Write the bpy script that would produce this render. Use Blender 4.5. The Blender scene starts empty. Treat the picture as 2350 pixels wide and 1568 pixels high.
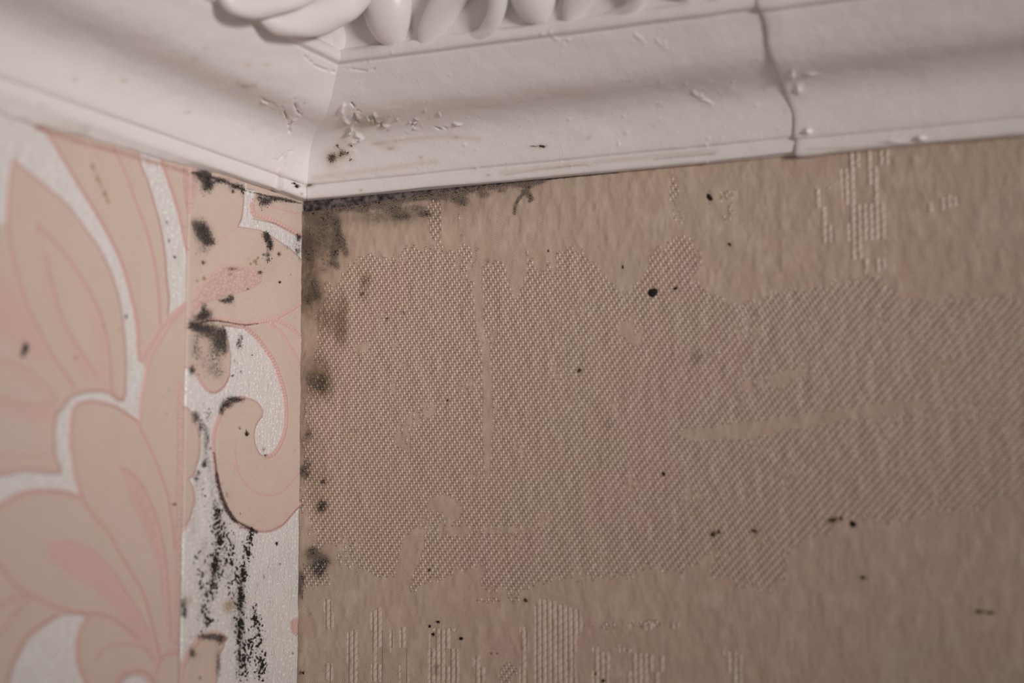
import bpy, math, random
import numpy as np

# ------------------------------------------------------------------ camera
C = bpy.context.scene.collection
SC = bpy.context.scene
W, H, FPX = 2350.0, 1568.0, 4100.0
YAW, PITCH, ROLL = 0.4201306, 0.11302874, -0.00337849
CAM = np.array([0.22364979, -0.37463273, -0.08413515])       # metres; the wall corner is x = y = 0, the cornice foot z = 0

fw = np.array([-math.sin(YAW) * math.cos(PITCH), math.cos(YAW) * math.cos(PITCH), math.sin(PITCH)])
r0 = np.cross(fw, [0, 0, 1.0]); r0 /= np.linalg.norm(r0)
u0 = np.cross(r0, fw)
RT = r0 * math.cos(ROLL) + u0 * math.sin(ROLL)
UP = -r0 * math.sin(ROLL) + u0 * math.cos(ROLL)

from mathutils import Matrix, Vector
cam_d = bpy.data.cameras.new('camera')
cam = bpy.data.objects.new('camera', cam_d)
C.objects.link(cam)
cam.matrix_world = Matrix(((RT[0], UP[0], -fw[0], CAM[0]), (RT[1], UP[1], -fw[1], CAM[1]), (RT[2], UP[2], -fw[2], CAM[2]), (0, 0, 0, 1)))
cam_d.sensor_width = 36.0
cam_d.lens = FPX / W * 36.0
cam_d.clip_start = 0.01
cam_d.dof.use_dof = True
cam_d.dof.focus_distance = 0.4245
cam_d.dof.aperture_fstop = 8.0
SC.camera = cam

# ------------------------------------------------------------------ light
wd = bpy.data.worlds.new('world'); SC.world = wd; wd.use_nodes = True
wd.node_tree.nodes['Background'].inputs[0].default_value = (1.0, 0.93, 0.90, 1)
wd.node_tree.nodes['Background'].inputs[1].default_value = 0.20
def aim(o, target):
    d = Vector(target) - o.location
    o.rotation_euler = d.to_track_quat('-Z', 'Y').to_euler()
sp = bpy.data.lights.new('photo_lamp', 'SPOT'); spo = bpy.data.objects.new('photo_lamp', sp); C.objects.link(spo)
sp.energy = 47.0; sp.color = (1.0, 0.945, 0.93); sp.spot_size = math.radians(19.5); sp.spot_blend = 1.0; sp.shadow_soft_size = 0.12
spo.location = (1.05, -0.62, 0.06); aim(spo, (0.0, -0.035, 0.015))
SC.view_settings.view_transform = 'Standard'; SC.view_settings.look = 'None'
SC.view_settings.exposure = 0.0; SC.view_settings.gamma = 1.0; SC.view_settings.use_curve_mapping = False
SC.cycles.max_bounces = 5; SC.cycles.diffuse_bounces = 3; SC.cycles.glossy_bounces = 2
SC.cycles.use_adaptive_sampling = True; SC.cycles.adaptive_threshold = 0.03

# ------------------------------------------------------------------ helpers
rng = np.random.default_rng(7)
def ray(px):
    return fw + RT * (px[0] - W / 2) / FPX - UP * (px[1] - H / 2) / FPX
def on_left(px, t=0.0):                                       # pixel -> point on the plane x = t (metres)
    d = ray(px); return CAM + d * (t - CAM[0]) / d[0]
def on_right(px, t=0.0):                                      # pixel -> point on the plane y = -t
    d = ray(px); return CAM + d * (-t - CAM[1]) / d[1]
def project(P):
    d = P - CAM; w = d @ fw
    return W / 2 + FPX * (d @ RT) / w, H / 2 - FPX * (d @ UP) / w

def sstep(a, b, x):
    t = np.clip((x - a) / (b - a), 0, 1); return t * t * (3 - 2 * t)
def hash2(ix, iy, seed):
    n = (ix.astype(np.int64) * 374761393 + iy.astype(np.int64) * 668265263 + seed * 974711) & 0x7fffffff
    n = ((n ^ (n >> 13)) * 1274126177) & 0x7fffffff
    return ((n ^ (n >> 16)) & 0xffff) / 65535.0
def vnoise(x, y, seed=0):
    ix = np.floor(x); iy = np.floor(y); fx = x - ix; fy = y - iy
    fx = fx * fx * (3 - 2 * fx); fy = fy * fy * (3 - 2 * fy)
    a = hash2(ix, iy, seed); b = hash2(ix + 1, iy, seed); c = hash2(ix, iy + 1, seed); d = hash2(ix + 1, iy + 1, seed)
    return (a * (1 - fx) + b * fx) * (1 - fy) + (c * (1 - fx) + d * fx) * fy
def fbm(x, y, seed=0, o=4):
    s = 0; a = 0.5; t = 0
    for k in range(o):
        s = s + a * vnoise(x * 2 ** k + k * 17.3, y * 2 ** k - k * 9.1, seed + k); t += a; a *= 0.5
    return s / t

def smooth(poly, n=6, closed=False):                          # Catmull-Rom through the points
    p = np.array(poly, float)
    if len(p) < 3: return p
    q = np.vstack([p[-1], p, p[0], p[1]]) if closed else np.vstack([2 * p[0] - p[1], p, 2 * p[-1] - p[-2]])
    out = []
    for i in range(1, len(q) - 2):
        for t in np.linspace(0, 1, n, endpoint=False):
            out.append(0.5 * (2 * q[i] + (q[i + 1] - q[i - 1]) * t + (2 * q[i - 1] - 5 * q[i] + 4 * q[i + 1] - q[i + 2]) * t * t
                              + (3 * q[i] - q[i - 1] - 3 * q[i + 1] + q[i + 2]) * t ** 3))
    if not closed: out.append(q[-2])
    return np.array(out)

def near(x, y, poly, m):
    lo = poly.min(0) - m; hi = poly.max(0) + m
    return np.nonzero((x > lo[0]) & (x < hi[0]) & (y > lo[1]) & (y < hi[1]))[0]
def dist_line(x, y, poly):                                    # distance to a polyline, and arc length of the foot point
    best = np.full(x.shape, 1e9); arc = np.zeros(x.shape); s = 0.0
    for a, b in zip(poly[:-1], poly[1:]):
        v = b - a; L = math.hypot(*v)
        if L < 1e-9: continue
        t = np.clip(((x - a[0]) * v[0] + (y - a[1]) * v[1]) / (L * L), 0, 1)
        d = np.hypot(x - a[0] - t * v[0], y - a[1] - t * v[1])
        m = d < best
        best[m] = d[m]; arc[m] = s + t[m] * L; s += L
    return best, arc
def inside(x, y, poly):
    c = np.zeros(x.shape, bool); n = len(poly)
    for i in range(n):
        a = poly[i]; b = poly[(i + 1) % n]
        k = (a[1] > y) != (b[1] > y)
        with np.errstate(divide='ignore', invalid='ignore'):
            c ^= k & (x < (b[0] - a[0]) * (y - a[1]) / (b[1] - a[1] + 1e-12) + a[0])
    return c

class Field:                                                  # pattern maps over a set of surface points, addressed in photo pixels
    def __init__(s, x, y):
        s.x = x.ravel(); s.y = y.ravel()
        s.m = {}
    def get(s, k):
        if k not in s.m: s.m[k] = np.zeros(s.x.size)
        return s.m[k]
    def signed(s, poly, m):
        p = np.array(poly, float); i = near(s.x, s.y, p, m)
        d, _ = dist_line(s.x[i], s.y[i], np.vstack([p, p[:1]]))
        return i, np.where(inside(s.x[i], s.y[i], p), d, -d)
    def fill(s, k, poly, val=1.0, soft=2.0, sm=True, op='set'):
        p = smooth(poly, 5, True) if sm else np.array(poly, float)
        i, d = s.signed(p, soft + 2)
        w = sstep(-soft, soft, d); a = s.get(k)
        if op == 'set': a[i] = a[i] * (1 - w) + val * w
        elif op == 'max': a[i] = np.maximum(a[i], val * w)
        return s
    def line(s, k, poly, w, val=1.0, soft=None, round_=False):
        p = smooth(poly, 5); soft = soft or w * 0.5
        i = near(s.x, s.y, p, w + soft)
        d, arc = dist_line(s.x[i], s.y[i], p)
        a = s.get(k)
        v = np.sqrt(np.clip(1 - (d / (w + soft)) ** 2, 0, 1)) if round_ else 1 - sstep(w - soft, w + soft, d)
        a[i] = np.maximum(a[i], val * v)
        return i, d, arc
    def rope(s, poly, w, hh, pitch=6.0, pink=1.0):            # raised beaded outline
        p = smooth(poly, 5); i = near(s.x, s.y, p, w * 1.6)
        d, arc = dist_line(s.x[i], s.y[i], p)
        pr = np.sqrt(np.clip(1 - (d / w) ** 2, 0, 1))
        b = 0.2 + 0.8 * np.abs(np.cos(np.pi * arc / pitch)) ** 0.8
        a = s.get('h'); a[i] = np.maximum(a[i], hh * pr * b)
        # a shallow pressed groove just outside the beads
        a[i] -= 0.3 * hh * np.exp(-((d - w * 1.15) / (w * 0.25)) ** 2) * (a[i] < hh * 0.9)
        k = s.get('pink'); k[i] = np.maximum(k[i], pink * (1 - sstep(w * 0.75, w * 1.25, d)) * (0.8 + 0.2 * b))
    def blob(s, k, cx, cy, rx, ry, val, rot=0.0):
        R = max(rx, ry) * 2.6
        i = np.nonzero((abs(s.x - cx) < R) & (abs(s.y - cy) < R))[0]
        dx = s.x[i] - cx; dy = s.y[i] - cy; c, n = math.cos(rot), math.sin(rot)
        q = ((dx * c + dy * n) / rx) ** 2 + ((-dx * n + dy * c) / ry) ** 2
        a = s.get(k); a[i] = a[i] + val * np.exp(-q)
    def streak(s, k, poly, w, val):
        p = smooth(poly, 5); i = near(s.x, s.y, p, w * 2.5); d, _ = dist_line(s.x[i], s.y[i], p)
        a = s.get(k); r = 1.0 if k != 'h' else 0.15 + 1.7 * sstep(.25, .75, fbm(s.x[i] / 9, s.y[i] / 9, 41, 2))
        a[i] = a[i] + val * r * np.exp(-(d / w) ** 2)

def grid_object(name, P, attrs, mat, parent=None):
    ny, nx = P.shape[:2]
    me = bpy.data.meshes.new(name)
    me.vertices.add(ny * nx); me.vertices.foreach_set('co', P.reshape(-1).astype(np.float32))
    idx = np.arange(ny * nx).reshape(ny, nx)
    q = np.stack([idx[:-1, :-1], idx[:-1, 1:], idx[1:, 1:], idx[1:, :-1]], -1).reshape(-1)
    nf = (ny - 1) * (nx - 1)
    me.loops.add(nf * 4); me.loops.foreach_set('vertex_index', q.astype(np.int32))
    me.polygons.add(nf); me.polygons.foreach_set('loop_start', (np.arange(nf) * 4).astype(np.int32))
    me.polygons.foreach_set('use_smooth', np.ones(nf, bool))
    me.update(calc_edges=True)
    for k, v in attrs.items():
        at = me.attributes.new(k, 'FLOAT', 'POINT'); at.data.foreach_set('value', np.clip(v, -4, 4).ravel().astype(np.float32))
    me.materials.append(mat)
    o = bpy.data.objects.new(name, me); C.objects.link(o)
    if parent: o.parent = parent
    return o
def mesh_object(name, verts, faces, mat, parent=None, smooth_=True):
    me = bpy.data.meshes.new(name); me.from_pydata([tuple(v) for v in verts], [], faces)
    if smooth_: me.polygons.foreach_set('use_smooth', [True] * len(me.polygons))
    me.materials.append(mat); me.update()
    o = bpy.data.objects.new(name, me); C.objects.link(o)
    if parent: o.parent = parent
    return o
def tag(o, label=None, cat=None, group=None, kind=None):
    if label: o['label'] = label
    if cat: o['category'] = cat
    if group: o['group'] = group
    if kind: o['kind'] = kind
    return o

# ------------------------------------------------------------------ node helper
class N:
    def __init__(s, name):
        s.mat = bpy.data.materials.new(name); s.mat.use_nodes = True
        s.t = s.mat.node_tree; s.b = s.t.nodes['Principled BSDF']
        tc = s.t.nodes.new('ShaderNodeTexCoord')
        mp = s.t.nodes.new('ShaderNodeVectorMath'); mp.operation = 'SCALE'; mp.inputs[3].default_value = 1000.0
        s.t.links.new(tc.outputs['Object'], mp.inputs[0]); s.mm = mp.outputs[0]          # millimetres
        sx = s.t.nodes.new('ShaderNodeSeparateXYZ'); s.t.links.new(s.mm, sx.inputs[0])
        s.X, s.Y, s.Z = sx.outputs
    def put(s, sock, v):
        if isinstance(v, bpy.types.NodeSocket): s.t.links.new(v, sock)
        elif isinstance(v, (tuple, list)) and len(v) == 3 and sock.type == 'RGBA': sock.default_value = (*v, 1)
        else: sock.default_value = v
    def m(s, op, a, b=0.0, c=0.0, clamp=False):
        n = s.t.nodes.new('ShaderNodeMath'); n.operation = op; n.use_clamp = clamp
        s.put(n.inputs[0], a); s.put(n.inputs[1], b); s.put(n.inputs[2], c); return n.outputs[0]
    def attr(s, k):
        n = s.t.nodes.new('ShaderNodeAttribute'); n.attribute_name = k; return n.outputs['Fac']
    def vec(s, x, y, z=0.0):
        n = s.t.nodes.new('ShaderNodeCombineXYZ'); s.put(n.inputs[0], x); s.put(n.inputs[1], y); s.put(n.inputs[2], z); return n.outputs[0]
    def scale(s, v, k):
        n = s.t.nodes.new('ShaderNodeVectorMath'); n.operation = 'MULTIPLY'; s.put(n.inputs[0], v); n.inputs[1].default_value = k; return n.outputs[0]
    def noise(s, v, sc, det=3.0, rough=0.55):
        n = s.t.nodes.new('ShaderNodeTexNoise'); s.put(n.inputs['Vector'], v); n.inputs['Scale'].default_value = sc
        n.inputs['Detail'].default_value = det; n.inputs['Roughness'].default_value = rough; return n.outputs[0]
    def white(s, v):
        n = s.t.nodes.new('ShaderNodeTexWhiteNoise'); n.noise_dimensions = '3D'; s.put(n.inputs['Vector'], v); return n.outputs['Value']
    def voro(s, v, sc, feat='F1'):
        n = s.t.nodes.new('ShaderNodeTexVoronoi'); n.feature = feat; s.put(n.inputs['Vector'], v); n.inputs['Scale'].default_value = sc; return n.outputs['Distance']
    def ss(s, x, a, b):
        n = s.t.nodes.new('ShaderNodeMapRange'); n.interpolation_type = 'SMOOTHSTEP'
        s.put(n.inputs[0], x); s.put(n.inputs[1], a); s.put(n.inputs[2], b); return n.outputs[0]
    def mix(s, f, a, b):
        n = s.t.nodes.new('ShaderNodeMix'); n.data_type = 'RGBA'
        s.put(n.inputs[0], f); s.put(n.inputs[6], a); s.put(n.inputs[7], b); return n.outputs[2]
    def fmix(s, f, a, b):
        n = s.t.nodes.new('ShaderNodeMix'); n.data_type = 'FLOAT'
        s.put(n.inputs[0], f); s.put(n.inputs[2], a); s.put(n.inputs[3], b); return n.outputs[0]
    def done(s, col, rough, height=None, dist=0.0002, strength=1.0, spec=0.4):
        s.put(s.b.inputs['Base Color'], col); s.put(s.b.inputs['Roughness'], rough); s.b.inputs['Specular IOR Level'].default_value = spec
        if height is not None:
            n = s.t.nodes.new('ShaderNodeBump'); n.inputs['Distance'].default_value = dist; n.inputs['Strength'].default_value = strength
            s.put(n.inputs['Height'], height); s.t.links.new(n.outputs[0], s.b.inputs['Normal'])
        return s.mat

MOULD = (0.022, 0.019, 0.017)
def mould_mask(n, dens, sc=2.2, soft=1.0, v=None):                              # blotchy specks whose cover follows the density
    a = n.m('ADD', n.m('MULTIPLY', n.noise(v or n.mm, sc, 6.0, 0.8), 0.5), n.m('MULTIPLY', n.noise(v or n.mm, sc * 2.7, 4.0, 0.75), 0.5))
    a = n.m('ADD', n.m('MULTIPLY', n.m('SUBTRACT', a, 0.5), 2.6), 0.5)
    dens = n.m('SUBTRACT', 1.0, n.m('EXPONENT', n.m('MULTIPLY', dens, -0.85)))
    lo = n.m('SUBTRACT', 1.0, dens)
    return n.m('MULTIPLY', n.ss(a, n.m('SUBTRACT', lo, n.m('MULTIPLY', soft, 0.16)), n.m('ADD', lo, n.m('MULTIPLY', soft, 0.34))), n.m('MINIMUM', n.m('MULTIPLY', dens, 5.0), 0.93))

# ------------------------------------------------------------------ materials
def floral_material():
    n = N('floral_vinyl')
    leaf, pink, mould, stain, stip, bead, core = (n.attr(k) for k in ('leaf', 'pink', 'mould', 'stain', 'stip', 'bead', 'core'))
    st = n.noise(n.vec(n.m('MULTIPLY', n.Y, 0.85), n.m('MULTIPLY', n.Z, 0.16), 0.0), 1.0, 4.0, 0.65)
    fine = n.noise(n.mm, 3.0, 3.0, 0.6)
    white = n.mix(st, (0.60, 0.555, 0.525), (0.86, 0.84, 0.82))
    glint = n.noise(n.vec(0.0, n.m('MULTIPLY', n.Y, 1.15), n.m('MULTIPLY', n.Z, 1.7)), 1.0, 1.0, 0.4)
    white = n.mix(n.m('MULTIPLY', n.ss(glint, 0.58, 0.70), 0.85), white, (0.98, 0.97, 0.96))  # satin sparkle painted in: pale specks stand in for glints
    big = n.noise(n.mm, 0.12, 3.0)
    beige = n.mix(big, (0.615, 0.49, 0.405), (0.66, 0.535, 0.46))
    fib = n.noise(n.vec(n.m('MULTIPLY', n.Y, 3.2), n.m('MULTIPLY', n.Z, 1.1), 0.0), 1.0, 3.0)
    beige = n.mix(n.m('MULTIPLY', n.ss(fib, 0.58, 0.70), 0.34), beige, (0.42, 0.25, 0.19))
    col = n.mix(leaf, white, beige)
    rose = n.mix(fine, (0.635, 0.395, 0.355), (0.715, 0.47, 0.43))
    vo = n.voro(n.vec(0.0, n.m('MULTIPLY', n.Y, 0.5), n.Z), 1.6)
    rose2 = n.mix(n.ss(vo, 0.15, 0.55), (0.78, 0.56, 0.51), (0.65, 0.425, 0.38))
    rose = n.mix(stip, rose, rose2)
    rose = n.mix(bead, rose, (0.80, 0.59, 0.54))
    col = n.mix(pink, col, rose)
    col = n.mix(core, col, (0.45, 0.225, 0.18))
    olive = n.mix(n.noise(n.mm, 0.9, 3.0), (0.24, 0.155, 0.06), (0.42, 0.28, 0.12))
    sm = n.ss(n.m('MULTIPLY', stain, n.m('ADD', 0.35, n.noise(n.mm, 1.6, 4.0))), 0.18, 0.75)
    col = n.mix(n.m('MULTIPLY', sm, 0.85), col, olive)
    soft = n.fmix(leaf, 0.25, 0.38)
    mm_ = mould_mask(n, mould, 1.0, soft, n.vec(0.0, n.m('MULTIPLY', n.Y, 1.2), n.m('MULTIPLY', n.Z, 2.0)))
    vd = n.voro(n.vec(0.0, n.Y, n.Z), 1.0)
    dust = n.m('MULTIPLY', n.m('SUBTRACT', 1.0, n.ss(vd, 0.05, 0.12)), n.ss(n.noise(n.mm, 0.35, 2.0), 0.46, 0.58))
    mm_ = n.m('MAXIMUM', mm_, n.m('MULTIPLY', dust, n.m('MINIMUM', n.m('MULTIPLY', mould, 20.0), 0.9)))
    haze = n.m('MULTIPLY', n.fmix(leaf, 0.25, 1.0), n.m('MULTIPLY', n.m('MINIMUM', n.m('MAXIMUM', n.m('SUBTRACT', mould, 0.12), 0.0), 1.0), 0.26))
    col = n.mix(haze, col, (0.20, 0.145, 0.11))
    col = n.mix(mm_, col, MOULD)
    rough = n.fmix(leaf, 0.27, 0.62)
    hs = n.m('MULTIPLY', n.m('SUBTRACT', 1.0, leaf), n.m('MULTIPLY', n.noise(n.vec(n.m('MULTIPLY', n.Y, 1.2), n.m('MULTIPLY', n.Z, 0.5), 0.0), 1.0, 3.0, 0.7), 1.5))
    spk = n.noise(n.vec(0.0, n.m('MULTIPLY', n.Y, 1.7), n.m('MULTIPLY', n.Z, 1.6)), 1.0, 1.0, 0.4)
    hs = n.m('ADD', hs, n.m('MULTIPLY', n.m('SUBTRACT', 1.0, leaf), n.m('MULTIPLY', spk, 0.8)))
    hb = n.m('MULTIPLY', stip, n.m('SUBTRACT', 0.6, vo))
    h = n.m('ADD', n.m('ADD', hs, n.m('MULTIPLY', hb, 1.6)), n.m('MULTIPLY', fine, 0.12))
    h = n.m('ADD', h, n.m('MULTIPLY', mm_, 0.35))
    return n.done(col, rough, h, 0.00022, 0.9, 0.45)

PU, PV = 0.625, 1.98                                          # weave: column pitch and dot period, mm
def woven_material():
    n = N('woven_vinyl')
    weave, rib, mould, stain, relief = (n.attr(k) for k in ('weave', 'rib', 'mould', 'stain', 'relief'))
    u, v = n.X, n.Z
    jx = n.m('MULTIPLY', n.m('SUBTRACT', n.noise(n.mm, 0.5, 2.0), 0.5), 0.5)
    uu = n.m('DIVIDE', n.m('ADD', u, n.m('MULTIPLY', jx, 0.25)), PU)
    i = n.m('FLOOR', uu); fu = n.m('FRACT', uu)
    ph0 = n.m('SUBTRACT', n.m('DIVIDE', n.m('ADD', v, jx), PV), n.m('DIVIDE', i, 3.0))
    j = n.m('FLOOR', ph0); ph = n.m('FRACT', ph0)
    cell = n.white(n.vec(i, j, 3.0))
    ax = n.m('ABSOLUTE', n.m('SUBTRACT', fu, 0.5)); ay = n.m('ABSOLUTE', n.m('SUBTRACT', ph, 0.5))
    rd = n.m('SQRT', n.m('ADD', n.m('POWER', n.m('DIVIDE', ax, 0.52), 2.0), n.m('POWER', n.m('DIVIDE', ay, 0.25), 2.0)))
    dot = n.m('SUBTRACT', 1.0, n.ss(rd, 0.25, 1.0))
    dot = n.m('MULTIPLY', dot, n.m('ADD', 0.72, n.m('MULTIPLY', cell, 0.35)))
    by = n.m('SUBTRACT', 0.5, ay)                             # distance from the gap between two dots of a column
    rp = n.m('SQRT', n.m('ADD', n.m('POWER', n.m('DIVIDE', ax, 0.62), 2.0), n.m('POWER', n.m('DIVIDE', by, 0.18), 2.0)))
    pit = n.m('SUBTRACT', 1.0, n.ss(rp, 0.25, 1.0))
    rowg = n.ss(n.m('ABSOLUTE', n.m('SUBTRACT', n.m('FRACT', n.m('MULTIPLY', ph, 3.0)), 0.5)), 0.27, 0.5)
    colg = n.ss(ax, 0.30, 0.5)
    gap = n.m('MULTIPLY', n.m('MAXIMUM', n.m('MULTIPLY', rowg, 0.65), colg), n.m('SUBTRACT', 1.0, dot))
    hw = n.m('SUBTRACT', n.m('ADD', 0.4, n.m('MULTIPLY', dot, 0.7)), n.m('ADD', n.m('MULTIPLY', pit, 0.45), n.m('MULTIPLY', gap, 0.25)))
    # fine twill lines whose lean flips in little blocks
    bx = n.m('DIVIDE', n.m('ADD', u, n.m('MULTIPLY', n.m('SUBTRACT', n.noise(n.mm, 0.22, 2.0), 0.5), 5.0)), 1.5)
    bi = n.m('FLOOR', bx)
    bj = n.m('FLOOR', n.m('ADD', n.m('DIVIDE', v, 4.2), n.m('MULTIPLY', n.white(n.vec(bi, 1.0, 2.0)), 5.0)))
    flip = n.m('SUBTRACT', n.m('MULTIPLY', n.m('GREATER_THAN', n.white(n.vec(bi, bj, 9.0)), 0.42), 2.0), 1.0)
    tw = n.m('SINE', n.m('MULTIPLY', n.m('SUBTRACT', n.m('MULTIPLY', v, 1.0), n.m('MULTIPLY', n.m('MULTIPLY', u, flip), 1.0)), 2 * math.pi / 0.52))
    tw = n.m('MULTIPLY', n.m('ADD', tw, 1.0), 0.5)
    # ropes: vertical cords with slanting twist
    ru = n.m('DIVIDE', u, 1.27); rf = n.m('FRACT', ru)
    cord = n.m('SUBTRACT', 1.0, n.m('POWER', n.m('ABSOLUTE', n.m('SUBTRACT', n.m('MULTIPLY', rf, 2.0), 1.0)), 2.5))
    tws = n.m('FRACT', n.m('SUBTRACT', n.m('ADD', n.m('DIVIDE', v, 1.75), n.m('MULTIPLY', n.white(n.vec(n.m('FLOOR', ru), 5.0, 1.0)), 1.0)), n.m('MULTIPLY', rf, 0.55)))
    tws = n.m('SUBTRACT', 1.0, n.m('POWER', n.m('ABSOLUTE', n.m('SUBTRACT', n.m('MULTIPLY', tws, 2.0), 1.0)), 4.0))
    hr = n.m('MULTIPLY', cord, n.m('ADD', 0.45, n.m('MULTIPLY', tws, 0.55)))
    # which weave where (ragged by cell)
    wj = n.m('MULTIPLY', n.m('SUBTRACT', n.white(n.vec(i, j, 7.0)), 0.5), 0.5)
    wm = n.m('GREATER_THAN', n.m('ADD', weave, wj), 0.5)
    rj = n.m('MULTIPLY', n.m('SUBTRACT', n.white(n.vec(n.m('FLOOR', ru), n.m('FLOOR', n.m('DIVIDE', v, 4.0)), 3.0)), 0.5), 0.9)
    rm = n.m('GREATER_THAN', n.m('ADD', rib, rj), 0.5)
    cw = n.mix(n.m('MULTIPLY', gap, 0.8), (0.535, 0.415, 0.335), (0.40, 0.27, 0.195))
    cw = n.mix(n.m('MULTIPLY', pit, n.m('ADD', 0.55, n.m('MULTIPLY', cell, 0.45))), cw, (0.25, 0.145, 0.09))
    cw = n.mix(n.ss(dot, 0.40, 1.0), cw, (0.82, 0.725, 0.64))  # highlight on each raised dot, painted into its colour
    ct = n.mix(tw, (0.395, 0.28, 0.21), (0.645, 0.52, 0.425))
    ct = n.mix(n.m('MULTIPLY', n.ss(relief, -0.1, 0.8), 0.42), ct, (0.66, 0.535, 0.44))  # raised blotches painted lighter, a relief highlight put into the colour
    cr = n.mix(n.ss(hr, 0.2, 0.75), (0.42, 0.295, 0.22), (0.66, 0.54, 0.45))
    col = n.mix(wm, ct, cw); col = n.mix(rm, col, cr)
    big = n.noise(n.mm, 0.05, 4.0, 0.6)
    tint = n.mix(n.ss(big, 0.35, 0.65), (1.075, 1.035, 1.025), (1.06, 1.07, 1.015))
    mul = n.t.nodes.new('ShaderNodeMix'); mul.data_type = 'RGBA'; mul.blend_type = 'MULTIPLY'; mul.inputs[0].default_value = 1.0
    n.put(mul.inputs[6], col); n.put(mul.inputs[7], tint); col = mul.outputs[2]
    sm = n.ss(n.m('MULTIPLY', stain, n.m('ADD', 0.3, n.noise(n.mm, 0.8, 5.0, 0.65))), 0.1, 1.0)
    col = n.mix(n.m('MULTIPLY', sm, 0.8), col, (0.15, 0.095, 0.05))
    mm_ = mould_mask(n, mould, 2.0, 0.45)
    mm_ = n.m('MULTIPLY', mm_, n.m('SUBTRACT', 1.0, n.m('MULTIPLY', n.fmix(wm, tw, hw), 0.7)))
    haze = n.m('MULTIPLY', n.m('MINIMUM', mould, 1.0), 0.38)
    col = n.mix(haze, col, (0.13, 0.085, 0.055))
    col = n.mix(mm_, col, MOULD)
    h = n.fmix(wm, n.m('MULTIPLY', tw, 0.22), n.m('MULTIPLY', hw, 0.9))
    h = n.fmix(rm, h, n.m('MULTIPLY', hr, 1.0))
    h = n.m('ADD', h, n.m('MULTIPLY', relief, 0.8))
    return n.done(col, n.fmix(wm, 0.46, 0.27), h, 0.00026, 0.9, 0.6)

def plaster_material():
    n = N('painted_plaster')
    mould, stain = n.attr('mould'), n.attr('stain')
    big = n.noise(n.mm, 0.10, 4.0); fine = n.noise(n.mm, 2.2, 3.0, 0.6)
    col = n.mix(big, (0.80, 0.755, 0.735), (0.84, 0.80, 0.785))
    col = n.mix(n.m('MULTIPLY', n.m('MINIMUM', n.m('MULTIPLY', stain, n.m('ADD', 0.3, n.noise(n.mm, 0.7, 4.0, 0.65))), 1.0), 0.75), col, (0.42, 0.30, 0.17))
    mm_ = mould_mask(n, mould)
    col = n.mix(n.m('MULTIPLY', n.m('MINIMUM', mould, 1.0), 0.45), col, (0.26, 0.185, 0.12))
    col = n.mix(mm_, col, MOULD)
    drip = n.ss(n.noise(n.mm, 0.8, 2.0, 0.4), 0.60, 0.78)
    pim = n.m('SUBTRACT', 1.0, n.ss(n.voro(n.mm, 0.28), 0.04, 0.12))
    h = n.m('ADD', n.m('MULTIPLY', fine, 0.30), n.m('ADD', n.m('MULTIPLY', drip, 0.35), n.m('MULTIPLY', pim, 0.4)))
    return n.done(col, 0.36, h, 0.00016, 0.75, 0.5)
def crust_material():
    n = N('mould_crust')
    a = n.noise(n.mm, 0.55, 5.0, 0.65); f = n.noise(n.mm, 4.0, 3.0)
    col = n.mix(n.ss(a, 0.36, 0.66), (0.024, 0.020, 0.019), (0.19, 0.165, 0.16))
    return n.done(col, 0.8, f, 0.00015, 0.6, 0.2)
def simple(name, col, rough=0.8, spec=0.2):
    n = N(name); f = n.noise(n.mm, 6.0, 3.0)
    return n.done(n.mix(f, tuple(c * 0.7 for c in col), tuple(c * 1.25 for c in col)), rough, f, 0.0001, 0.4, spec)
M_floral, M_woven, M_plaster, M_crust = floral_material(), woven_material(), plaster_material(), crust_material()
M_mould = simple('black_mould', (0.021, 0.018, 0.016))
M_brown = simple('brown_mould', (0.075, 0.048, 0.026))
M_wall = simple('bare_plaster', (0.52, 0.44, 0.38))
M_ceil = simple('ceiling_paint', (0.78, 0.73, 0.70), 0.6)

# ------------------------------------------------------------------ the setting: walls, ceiling
def box(name, a, b, mat, parent=None):
    x0, y0, z0 = a; x1, y1, z1 = b
    v = [(x0, y0, z0), (x1, y0, z0), (x1, y1, z0), (x0, y1, z0), (x0, y0, z1), (x1, y0, z1), (x1, y1, z1), (x0, y1, z1)]
    f = [(0, 3, 2, 1), (4, 5, 6, 7), (0, 1, 5, 4), (1, 2, 6, 5), (2, 3, 7, 6), (3, 0, 4, 7)]
    return mesh_object(name, v, f, mat, parent, False)
CEIL = 0.075
tag(box('wall_left', (-0.05, -0.60, -0.45), (0.0, 0.0, CEIL), M_wall), 'plaster wall carrying the pink floral paper left of the corner', kind='structure')
tag(box('wall_right', (-0.05, 0.0, -0.45), (0.60, 0.05, CEIL), M_wall), 'plaster wall carrying the beige woven paper right of the corner', kind='structure')
tag(box('ceiling', (-0.05, -0.60, CEIL), (0.60, 0.05, CEIL + 0.03), M_ceil), 'painted ceiling over the cornice, above the picture', kind='structure')

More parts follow.
